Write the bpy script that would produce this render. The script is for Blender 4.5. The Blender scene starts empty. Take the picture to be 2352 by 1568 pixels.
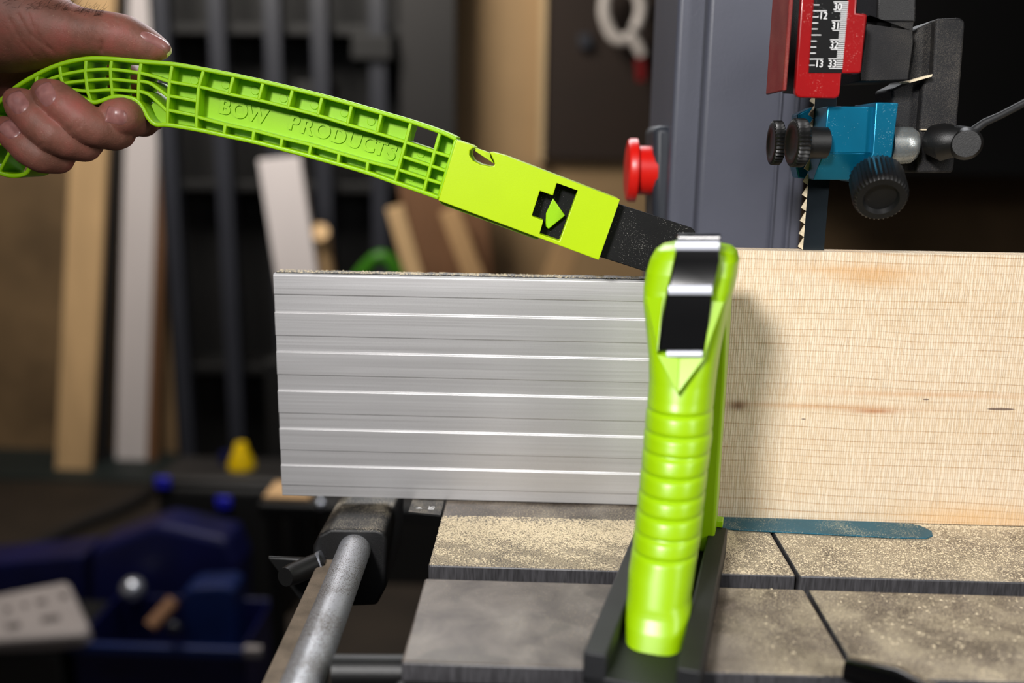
import bpy, bmesh, math, random
import numpy as np
from mathutils import Vector, Matrix
random.seed(7)
SC = bpy.context.scene
COL = SC.collection
PI = math.pi

# ------------------------------------------------------------------ camera, lights, exposure
F, PITCH, YAW, ROLL, DIST, CH = 2096.8, 0.210259, -0.0316035, 0.0147533, 0.466945, 0.19
fwd = Vector((math.sin(YAW)*math.cos(PITCH), math.cos(YAW)*math.cos(PITCH), -math.sin(PITCH)))
rgt = fwd.cross(Vector((0, 0, 1))).normalized(); upv = rgt.cross(fwd)
_c, _s = math.cos(ROLL), math.sin(ROLL)
R2 = _c*rgt + _s*upv; U2 = -_s*rgt + _c*upv
CAM = Vector((0, -DIST, CH))
cd = bpy.data.cameras.new('camera'); cam = bpy.data.objects.new('camera', cd); COL.objects.link(cam)
cam.matrix_world = Matrix(((R2.x, U2.x, -fwd.x, CAM.x), (R2.y, U2.y, -fwd.y, CAM.y), (R2.z, U2.z, -fwd.z, CAM.z), (0, 0, 0, 1)))
cd.lens = F*36/2352; cd.sensor_width = 36; cd.clip_start = 0.01
SC.camera = cam

def ray(px, py): return fwd*F + R2*(px-1176) - U2*(py-784)
def P(px, py, Y):
    d = ray(px, py); return CAM + d*((Y-CAM.y)/d.y)
def PZ(px, py, Z):
    d = ray(px, py); return CAM + d*((Z-CAM.z)/d.z)
cd.dof.use_dof = True
cd.dof.focus_distance = (P(1100, 500, -0.02)-CAM).dot(fwd)
cd.dof.aperture_fstop = 3.9
cd.dof.aperture_blades = 0

w = bpy.data.worlds.new('world'); SC.world = w; w.use_nodes = True
w.node_tree.nodes['Background'].inputs[0].default_value = (0.8, 0.85, 1, 1)
w.node_tree.nodes['Background'].inputs[1].default_value = 0.03
SC.view_settings.view_transform = 'Standard'; SC.view_settings.look = 'None'
SC.view_settings.gamma = 1; SC.view_settings.use_curve_mapping = False
SC.view_settings.exposure = 0.0

def area(name, loc, tgt, size, power, color=(1, 1, 1), sy=None, spread=None):
    l = bpy.data.lights.new(name, 'AREA'); l.energy = power; l.color = color
    l.shape = 'RECTANGLE' if sy else 'SQUARE'; l.size = size
    if sy: l.size_y = sy
    if spread: l.spread = spread
    o = bpy.data.objects.new(name, l); COL.objects.link(o); o.location = loc
    o.rotation_euler = (Vector(tgt)-Vector(loc)).to_track_quat('-Z', 'Y').to_euler()
    return o
def spot(name, loc, tgt, power, ang, blend, rad, color=(1, 1, 1)):
    l = bpy.data.lights.new(name, 'SPOT'); l.energy = power; l.color = color
    l.spot_size = math.radians(ang); l.spot_blend = blend; l.shadow_soft_size = rad
    o = bpy.data.objects.new(name, l); COL.objects.link(o); o.location = loc
    o.rotation_euler = (Vector(tgt)-Vector(loc)).to_track_quat('-Z', 'Y').to_euler()
    return o
spot('key_lamp', (-0.30, -0.86, 0.60), (0.12, 0, 0.08), 54, 50, 1.0, 0.075, (1.0, 0.97, 0.95))
area('fill_lamp', (-0.1, -1.3, 1.0), (0.12, 0, 0), 0.8, 4, (0.92, 0.95, 1.0))
area('ceiling_lamp', (0.05, 0.95, 0.98), (0.05, 0.0, 0.05), 1.1, 17, (0.95, 0.97, 1.0), sy=0.5)
area('side_lamp', (0.62, -0.55, 0.42), (0.09, -0.1, 0.08), 0.12, 3, (1.0, 0.98, 0.95), sy=0.5)
area('back_lamp', (-1.0, 1.2, 1.5), (-1.0, 3.0, 0.0), 0.9, 44, (1.0, 0.93, 0.84))

# ------------------------------------------------------------------ materials
def lin(c):
    return tuple(((v/255)/12.92 if v/255 <= .04045 else ((v/255+.055)/1.055)**2.4) for v in c)
class MN:
    def __init__(s, name):
        s.m = bpy.data.materials.new(name); s.m.use_nodes = True
        s.t = s.m.node_tree; s.b = s.t.nodes['Principled BSDF']; s.n = s.t.nodes.new; s.L = s.t.links.new
    def set(s, k, v):
        if hasattr(v, 'is_linked') or isinstance(v, bpy.types.NodeSocket): s.L(v, s.b.inputs[k])
        else:
            if k in ('Base Color', 'Emission Color', 'Subsurface Radius') and len(v) == 3 and k != 'Subsurface Radius': v = (*v, 1)
            s.b.inputs[k].default_value = v
    def pos(s, scale=(1, 1, 1), loc=(0, 0, 0), rot=(0, 0, 0)):
        g = s.n('ShaderNodeNewGeometry'); mp = s.n('ShaderNodeMapping'); s.L(g.outputs['Position'], mp.inputs[0])
        mp.inputs['Scale'].default_value = scale; mp.inputs['Location'].default_value = loc; mp.inputs['Rotation'].default_value = rot
        return mp.outputs[0]
    def obj(s, scale=(1, 1, 1)):
        g = s.n('ShaderNodeTexCoord'); mp = s.n('ShaderNodeMapping'); s.L(g.outputs['Object'], mp.inputs[0])
        mp.inputs['Scale'].default_value = scale
        return mp.outputs[0]
    def noise(s, vec, scale=1, detail=3, rough=.5, dist=0):
        n = s.n('ShaderNodeTexNoise'); s.L(vec, n.inputs['Vector']); n.inputs['Scale'].default_value = scale
        n.inputs['Detail'].default_value = detail; n.inputs['Roughness'].default_value = rough; n.inputs['Distortion'].default_value = dist
        return n.outputs['Fac']
    def voro(s, vec, scale=1, feat='F1'):
        n = s.n('ShaderNodeTexVoronoi'); s.L(vec, n.inputs['Vector']); n.inputs['Scale'].default_value = scale; n.feature = feat
        return n.outputs['Distance']
    def ramp(s, fac, stops, interp='LINEAR'):
        r = s.n('ShaderNodeValToRGB'); s.L(fac, r.inputs[0]); e = r.color_ramp; e.interpolation = interp
        while len(e.elements) < len(stops): e.elements.new(1)
        for el, (p, c) in zip(e.elements, stops):
            el.position = p; el.color = (c, c, c, 1) if isinstance(c, (int, float)) else (*c, 1)
        return r.outputs[0]
    def math(s, op, a, b=0.0, c=None):
        n = s.n('ShaderNodeMath'); n.operation = op
        for i, v in enumerate((a, b, c)):
            if v is None: continue
            if isinstance(v, bpy.types.NodeSocket): s.L(v, n.inputs[i])
            else: n.inputs[i].default_value = v
        return n.outputs[0]
    def mix(s, f, a, b, mode='MIX'):
        n = s.n('ShaderNodeMix'); n.data_type = 'RGBA'; n.blend_type = mode
        for k, v in ((0, f), (6, a), (7, b)):
            if isinstance(v, bpy.types.NodeSocket): s.L(v, n.inputs[k])
            elif isinstance(v, (int, float)): n.inputs[k].default_value = v
            else: n.inputs[k].default_value = (*v, 1)
        return n.outputs[2]
    def sep(s, vec):
        n = s.n('ShaderNodeSeparateXYZ'); s.L(vec, n.inputs[0]); return n.outputs
    def bump(s, h, strength=.3, dist=.001):
        n = s.n('ShaderNodeBump'); s.L(h, n.inputs['Height']); n.inputs['Strength'].default_value = strength; n.inputs['Distance'].default_value = dist
        s.L(n.outputs[0], s.b.inputs['Normal'])
    def smooth(s, v, a, b):
        n = s.n('ShaderNodeMapRange'); n.interpolation_type = 'SMOOTHSTEP'; s.L(v, n.inputs[0])
        n.inputs[1].default_value = a; n.inputs[2].default_value = b; return n.outputs[0]
    def blob(s, cx, cz, rx, rz, cy=None):
        p = s.sep(s.pos())
        a = s.math('DIVIDE', s.math('SUBTRACT', p[0], cx), rx); b = s.math('DIVIDE', s.math('SUBTRACT', p[2] if cy is None else p[1], cz if cy is None else cy), rz)
        d = s.math('ADD', s.math('MULTIPLY', a, a), s.math('MULTIPLY', b, b))
        return s.math('POWER', 2.718, s.math('MULTIPLY', d, -1.0))

def simple(name, rgb, rough=.5, metal=0, var=.12, vs=40, bumpv=0, bs=800, dust=None, dustscale=1800, dustcol=(196, 170, 132), dt=(.60, .66), up=True, coat=0, spec=.5):
    m = MN(name); c = lin(rgb)
    v = m.noise(m.pos(), vs, 3)
    dark = tuple(x*(1-var) for x in c); lite = tuple(min(1, x*(1+var)) for x in c)
    base = m.ramp(v, [(.3, dark), (.7, lite)])
    if dust:
        n = m.noise(m.pos(), dustscale, 2, .6); lo = m.noise(m.pos(), 55, 3)
        sum_ = m.math('ADD', n, m.math('MULTIPLY', m.math('SUBTRACT', lo, .5), .5))
        if up:
            g = m.n('ShaderNodeNewGeometry'); z = m.sep(g.outputs['True Normal'])[2]
            sum_ = m.math('ADD', sum_, m.math('MULTIPLY', m.math('SUBTRACT', m.math('MAXIMUM', z, 0.0), .45), .20))
        mask = m.math('MULTIPLY', m.ramp(sum_, [(dt[0], 0.), (dt[1], 1.)]), dust)
        base = m.mix(mask, base, lin(dustcol))
        m.set('Roughness', m.math('MAXIMUM', m.math('MULTIPLY', mask, .9), rough))
    else:
        m.set('Roughness', rough)
    m.set('Base Color', base); m.set('Metallic', metal); m.set('Coat Weight', coat); m.set('Specular IOR Level', spec)
    if bumpv: m.bump(m.noise(m.pos(), bs, 2), bumpv, .0005)
    return m.m

GREEN = (140, 192, 0)
M = {}
M['green'] = simple('lime_plastic', GREEN, .38, var=.03, bumpv=.05, bs=2500)
M['green_yellow'] = simple('lime_plastic_sleeve', (170, 202, 0), .36, var=.02, bumpv=.05, bs=2500)
M['green_block'] = simple('lime_plastic_glossy', (148, 192, 1), .34, var=.02, bumpv=.03, bs=1500)
M['black_plastic'] = simple('black_plastic', (12, 12, 12), .45, var=.2, bumpv=.2, bs=3000)
M['black_gloss'] = simple('black_gloss', (4, 4, 5), .2, var=.1, coat=.3)
M['black_steel'] = simple('black_powder_steel', (26, 27, 29), .55, var=.2, bumpv=.3, bs=2500)
M['black_dusty'] = simple('black_dusty', (16, 16, 17), .5, var=.3, dust=.8, dustcol=(190, 178, 156), dustscale=2600, dt=(.66, .74), bumpv=.3, bs=2500)
M['paddle'] = simple('black_paddle', (14, 14, 15), .7, var=.2, dust=.55, dustcol=(190, 186, 180), dustscale=2200, dt=(.66, .74), up=False, bumpv=.35, bs=3500, spec=.2)
M['casting'] = simple('dusty_casting', (22, 22, 24), .65, spec=.3, var=.4, dust=.4, dustcol=(112, 105, 94), dustscale=3200, dt=(.50, .78), up=False, bumpv=.4, bs=2500)
M['red'] = simple('red_paint', (138, 2, 6), .3, var=.1, dust=.7, dustcol=(230, 170, 160), dustscale=2200, dt=(.70, .74), up=False, coat=.3)
M['red_dusty'] = simple('red_paint_dusty', (112, 14, 14), .5, var=.2, dust=.5, dustcol=(160, 100, 84), dustscale=3000, dt=(.52, .66), up=False)
M['red_knob'] = simple('red_knob_plastic', (215, 22, 12), .35, var=.05)
M['blue'] = simple('blue_anodised', (8, 112, 146), .28, metal=.55, var=.12, dust=.55, dustcol=(170, 215, 225), dustscale=1700, dt=(.70, .74), up=False)
M['blue_strip'] = simple('blue_strip_plastic', (18, 84, 104), .5, var=.15, dust=.8, dustscale=1500, dustcol=(190, 186, 160), dt=(.60, .68), up=False)
M['knob'] = simple('black_knob', (12, 12, 12), .42, var=.2, dust=.35, dustcol=(130, 120, 105), dt=(.66, .8), up=False)
M['blade'] = simple('blade_steel', (46, 54, 60), .3, metal=.75, var=.2)
M['column'] = simple('column_paint', (76, 78, 90), .45, var=.04, bumpv=.15, bs=900)
M['column_dark'] = simple('switch_box_plastic', (40, 44, 52), .5)
M['white_ink'] = simple('white_ink', (235, 235, 235), .5, var=.02)
M['scale_black'] = simple('scale_black', (5, 5, 6), .55, spec=.2, var=.1, dust=.6, dustcol=(200, 200, 200), dustscale=1500, dt=(.75, .78), up=False)
M['dust'] = simple('sawdust_wood', (212, 197, 168), .9, var=.2, vs=900)
M['steel_tube'] = simple('galvanised_tube', (170, 172, 178), .36, metal=.45, var=.1, dust=.8, dustcol=(104, 96, 86), dustscale=1600, dt=(.52, .60), up=False)
M['grey_dust'] = simple('dust_covered_steel', (124, 110, 94), .85, var=.25, vs=120, bumpv=.5, bs=1800)

def aluminium():
    m = MN('brushed_aluminium')
    st = m.noise(m.pos((6, 200, 900)), 1, 4, .65); st2 = m.noise(m.pos((3, 50, 60)), 1, 3)
    c = m.ramp(m.math('ADD', m.math('MULTIPLY', st, .5), m.math('MULTIPLY', st2, .5)), [(.3, lin((188, 186, 186))), (.7, lin((214, 213, 214)))])
    gr = m.noise(m.pos(), 2600, 1)
    c = m.mix(m.ramp(gr, [(.30, .22), (.42, 0.)]), c, lin((150, 148, 146)))
    scr = m.noise(m.pos((30, 1, 260), rot=(0, .8, 0)), 4, 1)
    m.set('Base Color', c); m.set('Metallic', .55)
    m.set('Roughness', m.ramp(st, [(.3, .36), (.7, .46)]))
    m.set('Anisotropic', .3)
    m.bump(st, .12, .0003)
    return m.m
M['alu'] = aluminium()

def cast_iron():
    m = MN('cast_iron_table')
    p = m.sep(m.pos())
    lo = m.noise(m.pos(), 16, 4, .6); mid = m.noise(m.pos(), 45, 4, .55, .6)
    base = m.ramp(mid, [(.3, lin((66, 58, 52))), (.5, lin((100, 91, 84))), (.72, lin((128, 120, 112)))])
    # stains where oil or hands wiped the dust away
    st = m.ramp(m.noise(m.pos(loc=(3.1, 1.7, 0)), 34, 2, .4), [(.60, 0.), (.64, 1.)])
    base = m.mix(m.math('MULTIPLY', st, .55), base, lin((70, 64, 58)))
    film = m.math('MULTIPLY', m.smooth(p[0], .07, .10), m.ramp(m.noise(m.pos(loc=(7, 2, 0)), 42, 7, .7, .5), [(.44, .0), (.62, .55)]))
    base = m.mix(film, base, lin((188, 176, 152)))
    hi = m.noise(m.pos((1, 1, .2)), 1500, 2, .7); hi2 = m.noise(m.pos((1, 1, .2), loc=(5, 5, 0)), 700, 2, .6)
    grain = m.math('ADD', m.math('MULTIPLY', hi, .7), m.math('MULTIPLY', hi2, .3))
    # density: heavy just behind the slot left of the push block, medium to the right
    yb = m.math('MULTIPLY', m.smooth(p[1], -.092, -.070), m.math('SUBTRACT', 1.0, m.smooth(m.math('ADD', p[1], m.math('MULTIPLY', lo, .008)), -.024, -.016)))
    xl = m.math('SUBTRACT', 1.0, m.smooth(p[0], .065, .10))
    dens = m.math('ADD', m.math('MULTIPLY', yb, m.math('MULTIPLY', xl, .13)), 0.0)
    xr = m.smooth(p[0], .07, .10)
    dens = m.math('ADD', dens, m.math('MULTIPLY', xr, m.math('MULTIPLY', m.smooth(p[1], -.095, -.075), .055)))
    dens = m.math('ADD', dens, m.math('MULTIPLY', xr, .025))
    dens = m.math('SUBTRACT', dens, m.math('MULTIPLY', m.math('SUBTRACT', 1.0, m.smooth(p[1], -.092, -.082)), m.math('MULTIPLY', xl, .06)))
    dens = m.math('ADD', dens, m.math('MULTIPLY', m.math('SUBTRACT', lo, .5), .22))
    dens = m.math('ADD', dens, m.math('MULTIPLY', m.math('SUBTRACT', mid, .5), .10))
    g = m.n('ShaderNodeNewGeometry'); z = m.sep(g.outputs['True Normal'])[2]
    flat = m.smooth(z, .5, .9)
    mask = m.math('MULTIPLY', m.ramp(m.math('ADD', grain, dens), [(.53, 0.), (.62, 1.)]), flat)
    tint = m.ramp(m.noise(m.pos(), 1500, 1), [(.35, lin((168, 150, 122))), (.65, lin((226, 210, 180)))])
    c = m.mix(m.math('MULTIPLY', mask, .72), base, tint)
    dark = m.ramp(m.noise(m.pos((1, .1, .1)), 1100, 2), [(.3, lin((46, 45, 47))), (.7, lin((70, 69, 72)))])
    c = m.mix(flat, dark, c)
    m.set('Base Color', c); m.set('Roughness', m.math('ADD', .42, m.math('MULTIPLY', mask, .5))); m.set('Metallic', 0.0)
    m.bump(m.math('ADD', m.math('MULTIPLY', mask, 1.0), m.math('MULTIPLY', hi, .3)), .5, .0006)
    return m.m
M['iron'] = cast_iron()

def board_wood():
    m = MN('sawn_pine')
    wob = m.noise(m.pos((5, 1, 4)), 1, 1, .4); wob2 = m.noise(m.pos((1.2, 1, 22), loc=(2, 0, 4)), 1, 2, .5); wob3 = m.noise(m.pos((22, 1, 60)), 1, 2, .5)
    p = m.sep(m.pos())
    zz = m.math('ADD', m.math('ADD', m.math('MULTIPLY', p[2], 270.0), m.math('MULTIPLY', wob, 3.2)), m.math('ADD', m.math('MULTIPLY', wob2, 7.0), m.math('MULTIPLY', wob3, .45)))
    cell = m.math('FLOOR', zz); fr = m.math('FRACT', zz)
    wn = m.n('ShaderNodeTexWhiteNoise'); wn.noise_dimensions = '1D'; m.L(cell, wn.inputs['W'])
    lines = m.math('MULTIPLY', m.ramp(fr, [(0.0, 0.), (.78, .10), (.90, .8), (.96, 1.), (1.0, 0.)]), m.math('ADD', .25, m.math('MULTIPLY', wn.outputs['Value'], .75)))
    fl = m.ramp(m.math('FRACT', m.math('MULTIPLY', zz, 2.37)), [(0.0, 0.), (.85, 0.), (.94, .6), (1.0, 0.)])
    broken = m.ramp(m.noise(m.pos((60, 1, 300)), 1, 2), [(.35, .35), (.6, 1.)])
    base = m.ramp(m.noise(m.pos((5, 1, 14)), 1, 2), [(.3, lin((216, 196, 166))), (.7, lin((228, 212, 188)))])
    c = m.mix(m.math('MULTIPLY', m.math('MULTIPLY', lines, broken), .88), base, lin((156, 106, 52)))
    c = m.mix(m.math('MULTIPLY', fl, .45), c, lin((196, 152, 96)))
    # vertical saw marks
    sx = m.n('ShaderNodeCombineXYZ'); m.L(m.math('ADD', p[0], m.math('MULTIPLY', p[2], .015)), sx.inputs[0]); m.L(m.math('MULTIPLY', p[2], .10), sx.inputs[2])
    sn_ = m.noise(sx.outputs[0], 420, 2, .6); bl_ = m.noise(m.pos((220, 1, 60)), 1, 2, .6)
    wv = m.math('SINE', m.math('ADD', m.math('MULTIPLY', p[0], 5000.0), m.math('MULTIPLY', sn_, 14.0)))
    saw = m.math('ADD', .5, m.math('MULTIPLY', m.math('MULTIPLY', wv, .22), m.math('MULTIPLY', bl_, 1.6)))
    fuzz = m.noise(m.pos((1, 1, .35)), 1700, 2, .6)
    c = m.mix(m.ramp(saw, [(.38, .36), (.55, 0.)]), c, lin((186, 152, 108)))
    c = m.mix(m.ramp(saw, [(.52, 0.), (.66, .30)]), c, lin((246, 236, 216)))
    c = m.mix(m.ramp(fuzz, [(.3, .25), (.45, 0.)]), c, lin((170, 134, 90)))
    # resin patches and pitch marks of the board itself
    def at(px, py): q = P(px, py, -.012); return q.x, q.z
    nz = m.noise(m.pos((40, 1, 300)), 1, 3)
    for (px, py, rx, rz, col, k) in [(2010, 640, .020, .0040, (196, 142, 70), .6), (1960, 618, .03, .003, (206, 150, 80), .5), (2010, 943, .012, .0014, (168, 98, 44), .7), (1900, 932, .05, .0016, (186, 130, 74), .45),
                                     (2250, 1190, .05, .008, (214, 166, 100), .5), (1694, 930, .005, .0028, (96, 52, 22), .8), (2120, 905, .06, .0015, (190, 130, 70), .4)]:
        x, z = at(px, py)
        b = m.blob(x, z, rx, rz)
        c = m.mix(m.math('MULTIPLY', m.math('MULTIPLY', b, m.ramp(nz, [(.25, .6), (.55, 1.)])), k), c, lin(col))
    for (px, py, rx, rz) in [(2300, 938, .0085, .00085), (2126, 916, .0020, .0005), (1845, 961, .0016, .0004)]:
        x, z = at(px, py); b = m.ramp(m.math('ADD', m.blob(x, z, rx, rz), m.math('MULTIPLY', m.math('SUBTRACT', nz, .5), 1.6)), [(.40, 0.), (.55, 1.)])
        c = m.mix(m.math('MULTIPLY', b, .85), c, lin((92, 70, 62)))
    m.set('Base Color', c); m.set('Roughness', .82)
    h = m.math('ADD', m.math('MULTIPLY', saw, 1.0), m.math('ADD', m.math('MULTIPLY', fuzz, .5), m.math('MULTIPLY', lines, -.25)))
    m.bump(h, .8, .0005)
    return m.m
M['board'] = board_wood()

def skin():
    m = MN('skin')
    n1 = m.noise(m.pos(), 60, 4, .6); n2 = m.noise(m.pos(), 420, 3, .6)
    c = m.ramp(n1, [(.32, lin((106, 68, 54))), (.5, lin((130, 82, 68))), (.7, lin((148, 80, 70)))])
    c = m.mix(m.ramp(n2, [(.35, .22), (.55, 0.)]), c, lin((112, 62, 48)))
    d = m.ramp(m.noise(m.pos(), 1900, 1, .6), [(.74, 0.), (.80, .5)])
    c = m.mix(d, c, lin((225, 200, 160)))
    m.set('Base Color', c); m.set('Roughness', .58); m.set('Subsurface Weight', .12)
    m.b.inputs['Subsurface Radius'].default_value = (1, .35, .2); m.b.inputs['Subsurface Scale'].default_value = .003
    v = m.voro(m.pos((1, 1, 1)), 900, 'DISTANCE_TO_EDGE'); wr = m.noise(m.pos((1, 1, .6)), 260, 4, .65, 1.2)
    m.bump(m.math('ADD', m.math('MULTIPLY', v, .5), wr), .30, .0006)
    return m.m
M['skin'] = skin()
def nail():
    m = MN('fingernail'); n = m.noise(m.pos((1, 1, 1)), 300, 2)
    m.set('Base Color', m.ramp(n, [(.3, lin((132, 86, 82))), (.7, lin((156, 108, 102)))])); m.set('Roughness', .3); m.set('Subsurface Weight', .1)
    m.b.inputs['Subsurface Scale'].default_value = .002
    return m.m
M['nail'] = nail()
M['nail_tip'] = simple('nail_edge', (226, 208, 178), .4, var=.05)
M['hair'] = simple('arm_hair', (44, 28, 20), .5)

def woodbg(name, rgb, var=.14, sc=(14, 14, 1.2)):
    m = MN(name); c = lin(rgb); n = m.noise(m.pos(sc), 1, 4, .6); n2 = m.noise(m.pos(), 3, 3)
    v = m.math('ADD', m.math('MULTIPLY', n, .6), m.math('MULTIPLY', n2, .4))
    m.set('Base Color', m.ramp(v, [(.32, tuple(x*(1-var*1.6) for x in c)), (.68, tuple(min(1, x*(1+var)) for x in c))])); m.set('Roughness', .7)
    m.bump(n, .2, .001)
    return m.m
M['ply_wall'] = woodbg('plywood_wall', (128, 104, 74), .22, (3, 3, 3))
M['ply'] = woodbg('plywood_sheet', (170, 140, 100), .12, (4, 4, 2))
M['ply_edge'] = woodbg('plywood_edge', (214, 186, 142))
M['pine'] = woodbg('pine_board', (226, 188, 138))
M['pine2'] = woodbg('pine_board_warm', (200, 160, 112))
M['brown'] = woodbg('brown_wood', (128, 90, 60))
M['white_board'] = woodbg('white_painted_board', (232, 224, 224), .04)
M['pegboard'] = woodbg('pegboard_brown', (40, 25, 14), .1, (6, 6, 6))
M['rack'] = simple('rack_paint', (46, 48, 56), .42, var=.1, vs=6)
M['rack_dark'] = simple('rack_back_dark', (10, 10, 11), .6, var=.2, vs=6)
M['rack_panel'] = simple('dark_panel', (30, 28, 28), .6, var=.1, vs=6)
M['black_bg'] = simple('black_case', (12, 12, 13), .6, vs=6)
M['floor'] = simple('workshop_floor', (46, 38, 30), .7, var=.3, vs=5)
M['tote'] = simple('blue_tote_plastic', (3, 8, 62), .5, var=.3, vs=8)
M['tote2'] = simple('blue_plastic_mid', (5, 30, 84), .5, var=.3, vs=8)
M['latch'] = simple('blue_latch', (30, 34, 180), .4)
M['yellow'] = simple('yellow_plastic', (240, 200, 0), .4)
M['label'] = simple('paper_sack', (160, 152, 150), .8, var=.1, vs=14)
M['ink'] = simple('grey_ink', (86, 80, 78), .8)
M['teal'] = simple('dark_teal_plinth', (34, 44, 44), .6, vs=5)
M['clampw'] = simple('clamp_white', (214, 206, 200), .4)
M['clampr'] = simple('clamp_red', (120, 8, 12), .4)
M['greenbg'] = simple('green_hose', (52, 120, 6), .4)
M['silver'] = simple('silver_steel', (200, 204, 214), .3, metal=.8)
M['guide_clear'] = simple('guide_bearing_steel', (150, 158, 160), .25, metal=.7, dust=.6, dustcol=(120, 110, 96), dt=(.5, .66), up=False)
M['lip_highlight'] = simple('painted_lip_highlight', (205, 208, 220), .25, var=.02)  # near-white colour painted in as the highlight along the black strap's edges

# ------------------------------------------------------------------ geometry helpers
def empty(name, loc, label=None, cat=None, group=None, kind=None):
    o = bpy.data.objects.new(name, None); COL.objects.link(o); o.location = loc; o.empty_display_size = .01
    tag(o, label, cat, group, kind); return o
def tag(o, label=None, cat=None, group=None, kind=None):
    if label: o['label'] = label
    if cat: o['category'] = cat
    if group: o['group'] = group
    if kind: o['kind'] = kind
    return o
def wloc(o):
    v = Vector(o.location)
    while o.parent: o = o.parent; v = v + Vector(o.location)
    return v
def obj(name, bm, mat, parent=None, bevel=0, seg=2, smooth=40, origin=None, recalc=True, mats=None, angle=30):
    if recalc: bmesh.ops.recalc_face_normals(bm, faces=bm.faces)
    me = bpy.data.meshes.new(name)
    org = Vector(origin) if origin is not None else (wloc(parent) if parent else None)
    if org is None:
        xs = [v.co for v in bm.verts]
        org = Vector((sum(v.x for v in xs)/len(xs), sum(v.y for v in xs)/len(xs), min(v.z for v in xs)))
    bmesh.ops.translate(bm, verts=bm.verts, vec=-org)
    bm.to_mesh(me); bm.free()
    for mm in (mats or [mat]): me.materials.append(mm)
    o = bpy.data.objects.new(name, me); COL.objects.link(o)
    if parent:
        o.parent = parent; o.location = org - wloc(parent)
    else: o.location = org
    if smooth:
        for p in me.polygons: p.use_smooth = True
        me.set_sharp_from_angle(angle=math.radians(smooth))
    if bevel:
        b = o.modifiers.new('bevel', 'BEVEL'); b.width = bevel; b.segments = seg; b.limit_method = 'ANGLE'; b.angle_limit = math.radians(angle)
        b.harden_normals = False
    return o
def B(): return bmesh.new()
def prism(bm, pts, vec, mi=0):
    vec = Vector(vec)
    a = [bm.verts.new(p) for p in pts]; b = [bm.verts.new(Vector(p)+vec) for p in pts]
    fs = [bm.faces.new(a), bm.faces.new(b[::-1])]
    n = len(pts)
    for i in range(n): fs.append(bm.faces.new((a[i], b[i], b[(i+1) % n], a[(i+1) % n])))
    for f in fs: f.material_index = mi
    return bm
def pxprism(bm, px, Y, thick, mi=0): return prism(bm, [P(x, y, Y) for x, y in px], (0, thick, 0), mi)
def box(bm, x0, x1, y0, y1, z0, z1, mi=0): return prism(bm, [(x0, y0, z0), (x1, y0, z0), (x1, y0, z1), (x0, y0, z1)], (0, y1-y0, 0), mi)
def frame(d):
    d = Vector(d).normalized(); u = Vector((0, 0, 1)) if abs(d.z) < .9 else Vector((1, 0, 0))
    a = d.cross(u).normalized(); b = a.cross(d).normalized(); return a, b
def tube(bm, pts, rad, seg=20, caps=True, mod=None, mi=0):
    pts = [Vector(p) for p in pts]; n = len(pts); rings = []
    if not hasattr(rad, '__len__'): rad = [rad]*n
    for i, p in enumerate(pts):
        d = (pts[min(i+1, n-1)]-pts[max(i-1, 0)]); a, b = frame(d)
        rings.append([bm.verts.new(p + (a*math.cos(2*PI*k/seg)+b*math.sin(2*PI*k/seg))*rad[i]*(mod(k, i) if mod else 1)) for k in range(seg)])
    for i in range(n-1):
        for k in range(seg):
            f = bm.faces.new((rings[i][k], rings[i][(k+1) % seg], rings[i+1][(k+1) % seg], rings[i+1][k])); f.material_index = mi
    if caps:
        bm.faces.new(rings[0][::-1]).material_index = mi; bm.faces.new(rings[-1]).material_index = mi
    return bm
def knurl(bm, p0, p1, r, n=30, depth=.07, dish=True):
    """a knurled thumb knob from p0 (base) to p1 (dished outer face)"""
    p0, p1 = Vector(p0), Vector(p1); d = p1-p0; seg = n*4
    ts = [(0, .80), (.04, .94), (.12, 1), (.85, 1), (.95, .95), (1, .86)] + ([(1.0, .62), (.90, .55), (.88, .2)] if dish else [])
    m = lambda k, i: (1-depth*(.5+.5*math.cos(2*PI*k/4))) if 0 < i < 5 else 1
    return tube(bm, [p0+d*t + d.normalized()*1e-6*i for i, (t, _) in enumerate(ts)], [r*s for _, s in ts], seg, True, m)
def knurl_fixed(bm, p0, p1, r, n=30, depth=.07):
    p0, p1 = Vector(p0), Vector(p1); d = p1-p0; a, b = frame(d); seg = n*4
    ts = [(0, .80, 0), (.05, .94, 1), (.14, 1, 1), (.85, 1, 1), (.95, .95, 1), (1, .86, 0), (1.0, .64, 0), (.88, .56, 0), (.86, .1, 0)]
    rings = []
    for t, s, md in ts:
        rings.append([bm.verts.new(p0+d*t+(a*math.cos(2*PI*k/seg)+b*math.sin(2*PI*k/seg))*r*s*((1-depth*(.5+.5*math.cos(2*PI*k/4))) if md else 1)) for k in range(seg)])
    for i in range(len(rings)-1):
        for k in range(seg): bm.faces.new((rings[i][k], rings[i][(k+1) % seg], rings[i+1][(k+1) % seg], rings[i+1][k]))
    bm.faces.new(rings[0][::-1]); bm.faces.new(rings[-1]); return bm
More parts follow.
